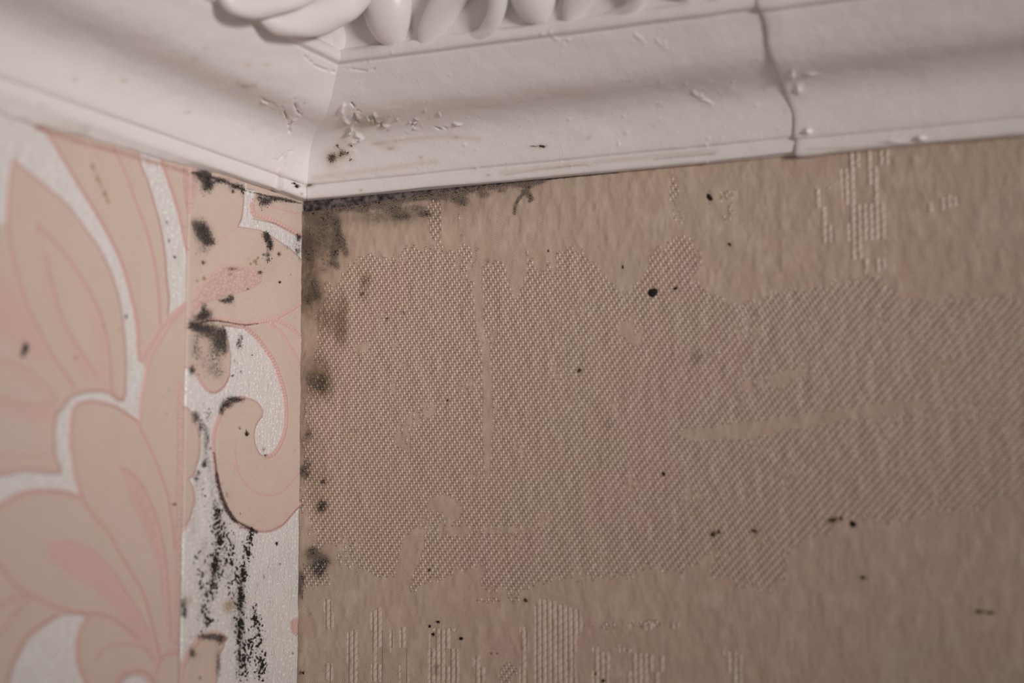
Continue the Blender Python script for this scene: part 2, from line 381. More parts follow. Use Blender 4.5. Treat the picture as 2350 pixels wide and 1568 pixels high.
# ------------------------------------------------------------------ cornice
PROF = [(0.02, -0.10), (0.3, -0.12), (1.2, -0.10), (2.0, -0.05), (2.35, 0.15), (2.55, 0.7), (2.60, 1.5), (2.50, 2.4), (2.25, 2.95), (2.15, 3.15), (2.35, 3.35), (2.9, 3.7),
        (3.25, 5.0), (3.6, 7.2), (4.15, 9.6), (5.0, 11.6), (6.3, 13.2), (8.2, 14.5), (10.6, 15.4), (13.0, 16.0), (15.0, 16.8), (16.6, 17.9),
        (18.0, 19.4), (19.3, 21.2), (20.6, 23.2), (21.6, 24.8), (22.2, 25.9), (22.25, 26.25), (22.7, 26.5), (23.5, 26.8), (23.9, 27.5), (23.95, 28.4),
        (23.6, 29.2), (23.0, 29.7), (22.6, 30.0), (22.7, 30.6), (23.1, 32.0), (24.0, 35.0), (25.4, 39.0), (27.4, 43.5), (30.0, 48.0), (32.0, 52.0), (37.5, 55.0), (43.0, 57.0),
        (45.0, 58.0), (45.6, 60.0), (45.6, 66.0), (46.5, 67.0), (50.0, 67.5), (51.0, 69.0), (51.0, 74.9)]
pp = smooth(PROF, 8) / 1000
seg = np.r_[0, np.cumsum(np.hypot(*np.diff(pp, axis=0).T))]
NS = 300
sv = np.r_[np.linspace(0, seg[-1] * 0.52, 230), np.linspace(seg[-1] * 0.52, seg[-1], NS - 230 + 1)[1:]]
PT = np.interp(sv, seg, pp[:, 0]); PZ = np.interp(sv, seg, pp[:, 1])
tn = np.gradient(PT); tz = np.gradient(PZ); ln = np.hypot(tn, tz) + 1e-12
NT, NZ = tz / ln, -tn / ln                                   # outward normal of the profile (t, z)
crackx = lambda z: 0.1243 + 0.0004 * np.sin(z * 330) + 0.0002 * np.sin(z * 800 + 1) - np.clip(z - 0.012, 0, 1) * 0.09

def cornice(name, side, a_of, b_of, dt=0.0, dz=0.0, lip=False):
    L = b_of - a_of                                            # per-profile-row run lengths
    m_ = float(L.mean()); q_ = min(1.0, (0.128 if side == 'L' else 0.125 if not lip else 0.095) / m_)
    fine = np.linspace(0, 1, 420) if q_ == 1.0 else np.r_[np.linspace(0, q_, 420), q_ + (1 - q_) * np.linspace(0, 1, 24)[1:] ** 1.5]
    L = b_of - a_of                                            # per-profile-row run lengths
    S = a_of[:, None] + L[:, None] * fine[None, :]
    T = np.repeat(PT[:, None], S.shape[1], 1) + dt; Z = np.repeat(PZ[:, None], S.shape[1], 1) + dz
    if lip:                                                    # the swollen broken edge beside the joint
        e = (S - a_of[:, None]) * 1000
        k = np.exp(-(e / 1.6) ** 2)
        ru = np.sqrt(np.clip(1 - np.clip(1 - e / 1.2, 0, 1) ** 2, 0, 1))
        T = T - (1 - ru) * 0.0005 * NT[:, None]; Z = Z - (1 - ru) * 0.0005 * NZ[:, None]
        bulge = 0.0002 * np.exp(-((e - 3) / 3.5) ** 2)
        T += bulge * NT[:, None]; Z += bulge * NZ[:, None]
    s_, t_ = S * 1000, np.repeat(sv[:, None], S.shape[1], 1) * 1000
    sd = 3 if side == 'L' else 11 if not lip else 23
    d = (fbm(s_ * 0.07, t_ * 0.16, sd, 3) - 0.5) * 0.55 + (fbm(s_ * 0.5, t_ * 0.5, sd + 5, 3) - 0.5) * 0.10
    P = np.stack([T, -S, Z], -1) if side == 'L' else np.stack([S, -T, Z], -1)
    px, py = project(P.reshape(-1, 3)); F = Field(px, py)
    F.get('h'); F.get('mould'); F.get('stain')
    if side == 'L':
        # broken flake of paint near the mitre, hairline seams, a dried drip
        F.streak('h', [(600, 232), (622, 243), (645, 255), (657, 268)], 2.6, 0.16); F.streak('h', [(604, 226), (626, 238), (650, 250)], 4, -0.25)
        F.streak('h', [(652, 256), (660, 272), (663, 290), (665, 303)], 3.2, -0.5)
        F.streak('h', [(657, 256), (663, 268), (672, 276), (684, 268), (690, 258)], 2.0, 0.3)
        F.streak('h', [(676, 232), (680, 248), (690, 262)], 4, -0.35)
        F.line('h', [(642, 395), (641, 420), (636, 436)], 5, 0.22, 4, True)
        F.streak('h', [(700, 130), (726, 152), (752, 162), (770, 166)], 3, -0.18)
        F.streak('h', [(640, 368), (655, 352), (676, 346)], 2, -0.15)
        F.streak('h', [(703, 425), (703, 458)], 1.6, -0.5)
        for (x, y, a) in [(470, 110, .4), (569, 150, .55), (612, 148, .5), (560, 196, .5), (95, 240, .5), (172, 182, .6), (285, 185, .7), (430, 258, .4), (445, 135, .5)]:
            F.blob('stain', x, y, 8, 5, a)
        F.streak('stain', [(545, 190), (560, 198), (585, 196)], 6, .55)
        F.streak('stain', [(0, 268), (110, 295), (200, 320), (330, 360), (430, 388)], 7, .75)
        F.streak('stain', [(40, 246), (120, 268), (200, 292)], 6, .35)
        F.streak('stain', [(600, 222), (640, 250), (668, 262)], 5, .5)
        F.streak('stain', [(640, 395), (640, 430)], 5, .3)
        for (x, y, r, a) in [(681, 427, 6, 1.3), (675, 421, 4, .8), (692, 445, 4, .9), (699, 237, 3, .9), (633, 364, 4, .4), (655, 376, 4, .35), (655, 358, 6, .4), (580, 299, 3, .5), (435, 258, 3, .4), (508, 358, 3, .4)]:
            F.blob('mould', x, y, r, r * .7, a)
        F.streak('mould', [(560, 436), (640, 456), (695, 467)], 3, 1.2)
        F.streak('mould', [(455, 399), (500, 411), (560, 436)], 2.5, 1.0)
        F.streak('mould', [(669, 420), (690, 427), (703, 428)], 1.6, .5)
    elif not lip:
        for k in range(26):                                   # torn brush ridges beside the mitre
            x = 790 + 300 * rng.random() ** 1.4; y = 262 + (x - 790) * 0.10 + rng.normal(0, 13)
            a = rng.uniform(0.2, 1.2); l = rng.uniform(6, 16)
            F.streak('h', [(x, y), (x + l * math.cos(a), y + l * math.sin(a))], 1.8, rng.choice([-1, 1]) * rng.uniform(.15, .4))
        F.streak('h', [(790, 240), (784, 255), (792, 275), (806, 290), (802, 310)], 4, .35)
        F.streak('h', [(800, 300), (830, 318), (800, 330)], 4, .3)
        for k in range(60):
            x = rng.uniform(780, 1800); y = rng.uniform(60, 400)
            F.blob('h', x, y, rng.uniform(2, 5), rng.uniform(2, 4), rng.uniform(.04, .2))
        for (x, y) in [(1468, 88), (1515, 100), (1600, 220), (1780, 120), (1275, 88), (1620, 230)]:
            F.streak('h', [(x - 12, y - 10), (x + 12, y + 10)], 4, .13)
        e = crackx(Z.ravel()) - S.ravel()                     # the run sinks towards the joint
        F.m['h'] -= 0.22 * np.exp(-(e * 1000 / 8.0) ** 2)
        for (x, y, rx, ry, a) in [(763, 360, 13, 10, .95), (760, 368, 9, 12, .7), (783, 352, 7, 9, 1.0), (795, 354, 10, 6, .5), (774, 334, 5, 5, .6), (806, 334, 6, 4, .6), (808, 368, 6, 4, .4), (870, 330, 14, 4, .4),
                                  (896, 341, 10, 4, .7), (966, 362, 4, 3, .6), (1047, 314, 5, 3, .6), (1244, 336, 10, 4, .6), (1225, 336, 10, 2, .4), (1352, 315, 5, 5, .45), (852, 282, 4, 4, .6), (890, 299, 3, 2, .9), (828, 437, 2.5, 2, 1.0),
                                  (1500, 290, 4, 3, .35), (710, 425, 6, 4, 1.0), (1120, 402, 4, 2, .8), (1800, 255, 4, 3, .4)]:
            F.blob('mould', x, y, rx, ry, a)
            F.blob('stain', x, y, rx * 2.0, ry * 2.0, a * .45)
        F.streak('mould', [(703, 430), (703, 460)], 1.8, 1.2); F.streak('mould', [(706, 426), (722, 424)], 2.5, .5)
        F.streak('mould', [(1160, 402), (1220, 392), (1275, 384), (1340, 378)], 1.6, .55)
        F.streak('mould', [(1255, 390), (1300, 383), (1360, 379)], 1.4, .45)
        F.streak('mould', [(1500, 366), (1560, 360), (1640, 353)], 2.4, .6)
        F.streak('stain', [(830, 290), (850, 284), (880, 278)], 9, .8); F.streak('stain', [(790, 320), (800, 290), (840, 270)], 10, .45)
        F.streak('stain', [(860, 330), (1000, 315), (1100, 320)], 6, .35)
        F.streak('stain', [(720, 408), (860, 390), (1000, 372)], 7, .35)
        F.streak('stain', [(1150, 398), (1300, 380), (1500, 360), (1640, 348)], 7, .45)
        F.blob('stain', 945, 68, 4, 10, 1.0); F.blob('stain', 963, 80, 4, 4, .8)  # brown tint darkens the groove right of the first egg
        F.streak('h', [(790, 156), (840, 163), (862, 158)], 2, -.2)
    else:
        F.blob('h', 1853, 302, 7, 6, 1.0); F.blob('h', 1818, 172, 5, 9, .5); F.blob('h', 1832, 205, 8, 10, .6); F.blob('h', 2112, 318, 10, 5, 1.1); F.blob('h', 2050, 325, 20, 4, .5)
        F.blob('h', 1860, 170, 12, 4, .4)
        F.streak('stain', [(1850, 342), (2000, 338), (2200, 322), (2350, 305)], 4, .5)
    e0 = (S - a_of[:, None]) * 1000
    if not lip: d = d * sstep(0, 6, e0)                       # both runs meet cleanly in the mitre
    d = d + F.m['h'].reshape(d.shape) * 1.2 * (sstep(0, 1.0, e0) if not lip else 1)
    if side == 'L':                                            # a fillet of old filler widens the foot away from the corner
        ramp = 1.5 * sstep(22, 75, s_) + 1.6 * sstep(70, 122, s_)
        foot = 1 - sstep(0.3, 2.6, t_)
        Z = Z - foot * ramp * (0.8 + 0.55 * fbm(s_ * 0.16, t_ * 0, 77, 3)) / 1000
        T = T + foot * sstep(0, .5, t_) * 0.25 * ramp * fbm(s_ * 0.3, t_ * 0.5, 78, 3) / 1000
    fade = sstep(0, 1.2, t_)                                   # foot stays on the wall
    T = T + d * fade * NT[:, None] / 1000; Z = Z + d * fade * NZ[:, None] / 1000
    Z = np.minimum(Z, CEIL - 0.0002)
    if side == 'L': S = np.where(fine[None, :] == 0, T, S)     # close the mitre
    elif not lip: S = np.where(fine[None, :] == 0, T, S)
    P = np.stack([T, -S, Z], -1) if side == 'L' else np.stack([S, -T, Z], -1)
    if side == 'L': P = P[:, ::-1]
    at = {k: F.m[k].reshape(d.shape) for k in ('mould', 'stain')}
    if side == 'L': at = {k: v[:, ::-1] for k, v in at.items()}
    return grid_object(name, P, at, M_plaster)
END = np.full(NS, 0.58)
t1 = tag(cornice('trim_1', 'L', PT.copy(), END), 'white painted plaster cornice running left from the mitred corner, above the pink paper', kind='structure')
t2 = tag(cornice('trim_2', 'R', PT.copy(), crackx(PZ)), 'white painted plaster cornice between the mitred corner and the crack, above the beige paper', kind='structure')
t3 = tag(cornice('trim_3', 'R', crackx(PZ) + 0.00006, END, 0.00015, -0.0005, True), 'white painted plaster cornice right of the crack, its lumpy edge standing proud', kind='structure')

# carved ornament of the cornice (parts of the lengths they are cast on)
def zero_attrs(o):
    n = len(o.data.vertices)
    for k in ('mould', 'stain'):
        at = o.data.attributes.new(k, 'FLOAT', 'POINT'); at.data.foreach_set('value', np.zeros(n, np.float32))
def body(name, parent, path, radii, flat=1.0, wob=0.06, seed=0):   # smooth swelling tube through 3-D points, rounded ends
    p = smooth(np.array(path), 8); n = len(p)
    r = np.interp(np.linspace(0, 1, n), np.linspace(0, 1, len(radii)), radii)
    ring = 28; V = []
    tg = np.gradient(p, axis=0); tg /= np.linalg.norm(tg, axis=1)[:, None]
    ref = np.array([0.6, -0.75, -0.2]); ref /= np.linalg.norm(ref)
    for i in range(n):
        a = np.cross(tg[i], ref); a /= np.linalg.norm(a); b = np.cross(a, tg[i])
        for k in range(ring):
            th = 2 * math.pi * k / ring
            w = 1 + wob * math.sin(3 * th + i * 0.35 + seed)
            V.append(p[i] + r[i] * w * (a * math.cos(th) + b * flat * math.sin(th)))
    Fs = [(i * ring + k, i * ring + (k + 1) % ring, (i + 1) * ring + (k + 1) % ring, (i + 1) * ring + k) for i in range(n - 1) for k in range(ring)]
    Fs += [tuple(range(ring))[::-1], tuple((n - 1) * ring + k for k in range(ring))]
    o = mesh_object(name, V, Fs, M_plaster, parent); zero_attrs(o); return o
def R(px, t): return on_right(px, t / 1000)
def Lf(px, t): return on_left(px, t / 1000)
def egg(parent, px, py, w, hgt, t):
    c = R((px, py), t); V = []; nu, nv = 40, 24
    for i in range(nv + 1):
        ph = math.pi * i / nv
        for k in range(nu):
            th = 2 * math.pi * k / nu; q = math.sin(ph) * (1 + 0.10 * math.cos(ph))
            x = w * q * math.cos(th); y = -w * 0.9 * q * math.sin(th); z = hgt * math.cos(ph)
            V.append(c + np.array([x, y - z * 0.25, z + y * 0.0]) / 1000)
    Fs = [(i * nu + k, i * nu + (k + 1) % nu, (i + 1) * nu + (k + 1) % nu, (i + 1) * nu + k) for i in range(nv) for k in range(nu)]
    o = mesh_object('egg_ornament', V, Fs, M_plaster, parent); zero_attrs(o); return o
for i, dx in enumerate((0, 333, 676)):
    dy = -0.165 * dx
    e = lambda x, y: (x + dx, y + dy)
    egg(t2, *e(890, 22), 6.0, 8.2, 25.0)
    body('dart_ornament', t2, [R(e(1075, -70), 29), R(e(1045, -25), 26.8), R(e(1012, 30), 24.8), R(e(988, 75), 23.2), R(e(978, 104), 22.0), R(e(972, 118), 20.5)], [4.4e-3, 4.2e-3, 3.6e-3, 2.8e-3, 1.9e-3, 0.8e-3], 0.75, 0.05, i)
    body('shell_rim', t2, [R(e(1150, -60), 31), R(e(1145, -10), 28.5), R(e(1138, 30), 26.4), R(e(1124, 62), 24.2), R(e(1100, 84), 22.8), R(e(1060, 97), 21.9), R(e(1020, 106), 21.2)], [2.4e-3, 2.2e-3, 1.9e-3, 1.8e-3, 1.7e-3, 1.5e-3, 0.8e-3], 0.9, 0.04, i)
body('acanthus_leaf', t1, [Lf((600, 42), 25.5), Lf((640, 56), 26.5), Lf((690, 50), 27.6), Lf((742, 34), 28.4), Lf((782, 10), 29.6), R((826, -36), 31.5)],
     [0.8e-3, 2.4e-3, 3.4e-3, 4.2e-3, 4.6e-3, 4.4e-3], 0.8, 0.05, 1)
body('acanthus_leaf', t1, [Lf((512, -12), 26), Lf((536, 12), 26.8), Lf((580, 18), 27.8), Lf((630, 10), 29), Lf((680, -8), 30.5), Lf((720, -30), 32)],
     [1.2e-3, 1.9e-3, 2.2e-3, 2.4e-3, 2.6e-3, 2.6e-3], 0.8, 0.05, 2)
body('acanthus_leaf', t1, [R((772, 120), 22.3), R((772, 98), 23.3), R((766, 72), 25), R((758, 48), 26.5)], [1.6e-3, 2.3e-3, 2.6e-3, 2.4e-3], 0.8, 0.03, 3)

# ------------------------------------------------------------------ papers on the left wall
SEAM = 0.5 * (-on_left((431, 600))[1] - on_left((409, 1540))[1])
def axis(a, b, step, far):                                     # fine inside the picture, a few long steps beyond it
    return np.r_[np.arange(a, b, step), b + (far - b) * (np.arange(120) / 119) ** 1.6]
def repeat(x, y):                                              # a wallpaper repeats: fold the pattern over beyond the photo's frame
    fold = lambda v, lo, hi: hi - np.abs((v - lo) % (2 * (hi - lo)) - (hi - lo))
    return np.where((x < -45) | (x > 2420), fold(x, -45, 2420), x), np.where(y > 1590, fold(y, 300, 1590), y)
def sheet(name, u, z, front, build, mat, keys, side):
    U, Z = np.meshgrid(u, z)
    P0 = np.stack([np.full_like(U, front), -U, Z], -1) if side == 'L' else np.stack([U, np.full_like(U, -front), Z], -1)
    px, py = project(P0.reshape(-1, 3)); F = Field(*repeat(px, py))
    for k in keys + ('h',): F.get(k)
    build(F, U, Z)
    h = F.m['h'].reshape(U.shape) / 1000
    h[0, :] = h[-1, :] = -front + 2e-5; h[:, 0] = h[:, -1] = -front + 2e-5    # paper edges turn down to the wall
    if side == 'L': P0[..., 0] += h
    else: P0[..., 1] -= h
    if side == 'L': P0 = P0[:, ::-1]; g = lambda a: a.reshape(U.shape)[:, ::-1]
    else: g = lambda a: a.reshape(U.shape)
    o = grid_object(name, P0, {k: g(F.m[k]) for k in keys}, mat)
    return o, (u, z, h)
FK = ('leaf', 'pink', 'mould', 'stain', 'stip', 'bead', 'core')

def leaf_relief(F, amt):
    F.m['h'] += amt * F.m['leaf']

def build_left(F, U, Z):
    F.m['leaf'][:] = 1.0
    wh = lambda p, s=2.5, sm=False: F.fill('leaf', p, 0.0, s, sm)
    # satin ground
    wh([(-400, -200), (60, 200), (78, 286), (107, 304), (145, 365), (191, 441), (237, 518), (275, 594), (298, 671), (314, 747), (320, 826), (335, 850), (329, 889), (324, 922), (321, 953), (318, 966),
        (293, 950), (268, 935), (242, 925), (204, 920), (176, 925), (163, 943), (159, 979), (159, 1017), (165, 1055), (171, 1093), (179, 1139), (153, 1129), (115, 1124), (77, 1124), (38, 1134), (0, 1155),
        (-60, 1190), (-60, 1100), (0, 1093), (26, 1088), (64, 1083), (102, 1088), (139, 1088), (135, 1068), (125, 1042), (124, 1004), (125, 979), (128, 953), (143, 938), (163, 912), (189, 902), (217, 898), (245, 902), (264, 918), (280, 921),
        (286, 902), (287, 864), (288, 830), (284, 777), (278, 722), (265, 665), (249, 617), (223, 566), (191, 521), (153, 470), (102, 426), (41, 378), (32, 366), (29, 380), (19, 451), (16, 510), (0, 515), (-400, 560)])
    wh([(316, 349), (319, 371), (338, 419), (354, 474), (367, 521), (376, 579), (381, 633), (386, 690), (385, 722), (432, 684), (440, 684), (440, 585), (427, 569), (418, 528), (408, 483), (392, 432), (376, 387), (367, 345), (360, 300), (310, 300)])
    wh([(128, 1414), (96, 1433), (61, 1462), (40, 1497), (24, 1537), (10, 1600), (200, 1600), (184, 1537), (176, 1505), (177, 1470), (187, 1438), (203, 1417), (173, 1408)])
    wh([(270, 1600), (277, 1565), (293, 1553), (320, 1551), (338, 1570), (345, 1600)], 3)
    wh([(418, 1170), (416, 1216), (414, 1330), (410, 1480), (408, 1600), (440, 1600), (440, 1170)], 2)
    ln = lambda p, w, v=1.0: F.line('pink', p, w, v)
    def ridge(p, w, v=1.0, hh=0.10):
        F.line('pink', p, w, v); F.line('h', p, w * 0.8, hh, w * 0.6, True); F.line('core', p, w * 0.32, 0.55 * v, w * 0.3)
    # soft rose fills
    F.fill('pink', [(88, 540), (104, 590), (120, 659), (134, 710), (153, 754), (175, 793), (215, 850), (206, 880), (170, 840), (140, 760), (112, 700), (97, 640)], 0.55, 12, True, 'max')
    F.fill('pink', [(176, 640), (204, 690), (234, 745), (248, 800), (252, 885), (222, 880), (222, 810), (205, 730)], 0.55, 14, True, 'max')
    F.fill('pink', [(-40, 600), (20, 640), (60, 710), (95, 775), (110, 830), (60, 815), (0, 770), (-40, 760)], 0.6, 16, True, 'max')
    F.fill('pink', [(-40, 905), (0, 912), (60, 932), (122, 928), (128, 960), (70, 965), (0, 940), (-40, 930)], 0.65, 8, True, 'max')
    F.fill('pink', [(-40, 800), (20, 825), (70, 855), (115, 895), (132, 925), (100, 915), (60, 880), (0, 850), (-40, 840)], 0.45, 8, True, 'max')
    F.fill('pink', [(-40, 1030), (0, 1036), (60, 1040), (118, 1040), (122, 1052), (60, 1056), (0, 1055), (-40, 1055)], 0.5, 6, True, 'max')
    F.fill('pink', [(104, 1257), (117, 1243), (149, 1241), (181, 1249), (213, 1265), (240, 1291), (267, 1323), (285, 1353), (307, 1390), (325, 1422), (350, 1490), (335, 1480), (300, 1440), (261, 1395), (227, 1363), (181, 1334), (139, 1305), (112, 1278)], 0.8, 7, True, 'max')
    P1 = [(275, 1073), (293, 1081), (314, 1098), (329, 1121), (342, 1152), (357, 1188), (368, 1230), (376, 1270), (382, 1323), (386, 1377), (389, 1430), (390, 1470), (387, 1494), (383, 1460), (379, 1420), (373, 1377), (362, 1310), (349, 1262), (328, 1209), (301, 1157), (286, 1106)]
    F.fill('pink', P1, 0.85, 4, True, 'max'); F.fill('stip', P1, 0.45, 5, True, 'max')
    BD = [(421, 350), (421, 385), (421, 430), (428, 480), (440, 482), (452, 425), (455, 390), (455, 360)]
    F.fill('pink', BD, 0.75, 4, True, 'max'); F.fill('stip', BD, 0.9, 4, True, 'max')
    F.fill('pink', [(290, 1440), (330, 1450), (352, 1480), (372, 1516), (352, 1530), (330, 1490), (300, 1470)], 0.7, 8, True, 'max')
    # rose outlines
    ridge([(60, 262), (78, 286), (107, 304), (145, 365), (191, 441), (237, 518), (275, 594), (298, 671), (314, 747), (317, 800), (321, 828)], 4)
    ridge([(32, 366), (41, 378), (102, 426), (153, 470), (191, 521), (223, 566), (249, 617), (265, 665), (278, 722), (284, 777), (287, 830), (286, 864), (286, 902)], 4, .6)
    ridge([(32, 366), (28, 385), (19, 451), (16, 509), (24, 569), (35, 617), (51, 671), (70, 722), (93, 767), (115, 808), (128, 831), (148, 859), (168, 889)], 5, .85)
    ridge([(85, 512), (84, 534)], 5, .8)
    ridge([(86, 515), (96, 528), (128, 560), (159, 598), (185, 636), (204, 668), (220, 703), (234, 745), (244, 783), (250, 830), (251, 864), (255, 897), (268, 912), (282, 918)], 4.5, .85)
    ridge([(105, 585), (110, 623), (120, 659), (134, 710), (153, 754), (175, 793), (198, 830), (220, 862)], 4.5, .85)
    ridge([(0, 825), (46, 838), (84, 866), (110, 894), (128, 917)], 5, .5)
    ridge([(-40, 902), (0, 910), (38, 924), (77, 928), (122, 920)], 6, .5)
    ridge([(286, 905), (276, 916), (262, 912), (245, 899), (217, 894), (189, 898), (160, 907), (143, 930), (127, 948), (123, 975), (121, 1004), (122, 1042), (132, 1070), (136, 1082), (102, 1080), (64, 1074), (26, 1080), (0, 1086), (-40, 1094)], 5, .65)
    ridge([(318, 972), (293, 952), (268, 937), (242, 927), (204, 922), (178, 928), (166, 945), (162, 979), (160, 1017), (166, 1055), (172, 1093), (184, 1132), (199, 1165), (221, 1192), (248, 1222), (269, 1262), (288, 1294), (307, 1326), (325, 1358), (339, 1403), (349, 1443), (360, 1489), (365, 1510)], 4.5, .85)
    ridge([(182, 1143), (153, 1133), (115, 1128), (77, 1128), (38, 1138), (0, 1160), (-40, 1185)], 7, .75)
    ridge([(316, 345), (319, 371), (338, 419), (354, 474), (367, 521), (376, 579), (381, 633), (386, 690), (383, 722)], 3.2, .8)
    ridge([(367, 352), (376, 387), (392, 432), (408, 483), (418, 528), (427, 569), (433, 592)], 4, .95)
    ridge([(255, 330), (265, 352), (287, 400), (306, 454), (322, 496), (338, 541), (351, 595), (360, 649), (364, 706), (367, 745)], 3.2, .95)
    ridge([(208, 335), (218, 352), (226, 364)], 3, .35)
    ridge([(421, 370), (421, 430), (428, 480)], 3, .8)
    F.rope([(440, 683), (399, 722), (372, 748), (348, 785), (335, 806), (324, 826)], 4, 0.16, 7)
    F.rope([(440, 690), (399, 731), (376, 767), (351, 808), (342, 833), (334, 859), (329, 889), (324, 922), (321, 953), (320, 984)], 3.8, 0.16, 6)
    F.fill('pink', [(436, 686), (399, 724), (372, 752), (345, 792), (330, 822), (338, 826), (356, 792), (378, 760), (402, 730), (436, 694)], .55, 2, True, 'max')
    ridge([(320, 984), (332, 1007), (344, 1035), (357, 1063), (370, 1101), (383, 1139), (391, 1190), (395, 1217), (399, 1260)], 3, .95)
    ridge([(275, 1073), (293, 1081), (314, 1098), (329, 1121), (342, 1152), (357, 1188), (368, 1230), (376, 1270), (382, 1323), (386, 1377), (389, 1430), (390, 1470)], 3.2, .95)
    ridge([(149, 1241), (181, 1249), (213, 1265), (240, 1291), (267, 1323), (285, 1353), (307, 1390), (325, 1422), (344, 1465)], 3, .8)
    ridge([(-40, 1270), (0, 1299), (16, 1326), (48, 1355), (88, 1376), (128, 1394), (173, 1405), (213, 1408), (253, 1417), (283, 1438), (310, 1462)], 7, .75)
    ridge([(128, 1414), (96, 1433), (61, 1462), (40, 1497), (24, 1537), (14, 1580)], 7, .75)
    ridge([(-40, 1400), (0, 1388), (30, 1372), (60, 1364)], 8, .6)
    ridge([(-40, 1480), (0, 1449), (24, 1417), (53, 1385), (68, 1370)], 6, .6)
    ridge([(203, 1417), (187, 1438), (177, 1470), (176, 1505), (184, 1537), (200, 1580)], 5.5, .85)
    ridge([(219, 1512), (226, 1500), (240, 1486), (267, 1478), (299, 1478), (328, 1489), (347, 1512)], 4, .7)
    ridge([(262, 1580), (277, 1552), (301, 1541), (325, 1541), (347, 1558), (356, 1580)], 7, .75)
    ridge([(355, 1548), (362, 1524), (373, 1508), (392, 1502), (412, 1502)], 3.5, .8); ridge([(362, 1515), (375, 1500), (392, 1494), (412, 1494)], 3, .7)
    band = [(414, 880), (413, 960), (411, 1100), (409, 1240), (407, 1400), (404, 1498)]
    F.line('pink', band, 9, .55, 5); F.line('stip', band, 8, .8, 4)
    F.rope([(x - 7, y) for x, y in band], 2.6, 0.10, 7, .7); F.rope([(x + 6, y) for x, y in band], 2.6, 0.10, 7, .7)
    leaf_relief(F, 0.06)
    F.m['h'] += (fbm(U * 90, Z * 90, 5, 3).ravel() - 0.5) * 0.25
    # brown spots and small stains
    for (x, y, r, a) in [(212, 382, 9, .95), (224, 412, 7, .8), (230, 424, 5, .6), (240, 446, 8, 1.1), (246, 462, 7, .7), (258, 380, 5, .4), (165, 515, 8, .55), (383, 511, 7, 1.2), (394, 514, 5, .5), (422, 520, 8, .6), (142, 668, 9, .45), (16, 505, 6, .5),
                         (84, 752, 8, .7), (236, 748, 9, .8), (228, 765, 8, .5), (274, 757, 8, .7), (175, 822, 9, .85), (143, 852, 7, .55), (280, 822, 5, .5), (388, 896, 10, .55), (375, 912, 8, .5), (336, 980, 7, .4), (361, 1003, 6, .45), (400, 1158, 5, 1.3), (16, 1060, 8, .45),
                         (303, 1092, 7, .5), (325, 1115, 8, .6), (288, 1290, 6, .7), (285, 1354, 7, .6), (378, 640, 6, .5), (362, 600, 5, .45), (190, 526, 4, .6), (370, 570, 5, .4), (410, 776, 4, .7), (404, 744, 4, .6), (330, 700, 6, .3), (420, 820, 5, .4), (148, 1155, 8, .35), (305, 1000, 9, .3)]:
        F.blob('stain', x, y, r * .55, r * .75, a)
    F.streak('stain', [(212, 382), (225, 412), (241, 446), (250, 468)], 3, .55)
    F.streak('core', [(85, 292), (120, 305), (200, 330), (300, 357), (440, 398)], 6, .75)
    F.m['core'] *= np.where((F.y < 420) & (F.m['core'] > .1), .35 + .9 * fbm(U * 600, Z * 200, 12, 3).ravel(), 1)
    for (x, y, r, a) in [(290, 727, 4, 1.2), (388, 554, 3, 1.1), (402, 590, 3, 1.2), (408, 596, 3, .9), (188, 500, 4, .5), (57, 803, 5, 1.3), (379, 648, 4, .5), (383, 950, 2.5, 1.2), (422, 935, 4, .9)]:
        F.blob('mould', x, y, r * .8, r, a)
    dust = (fbm(U * 260, Z * 260, 44, 2).ravel() > .70) * 0.12 * sstep(330, 440, F.x)
    F.m['mould'] += dust
floral, LG = sheet('floral_wallpaper', axis(SEAM + 0.0002, 0.135, 0.00034, 0.58), -axis(0.00015, 0.120, 0.00027, 0.44), 0.00030, build_left, M_floral, FK, 'L')
tag(floral, 'large floral wallpaper sheet with pink leaves on satin white, left of the vertical seam', 'wallpaper')

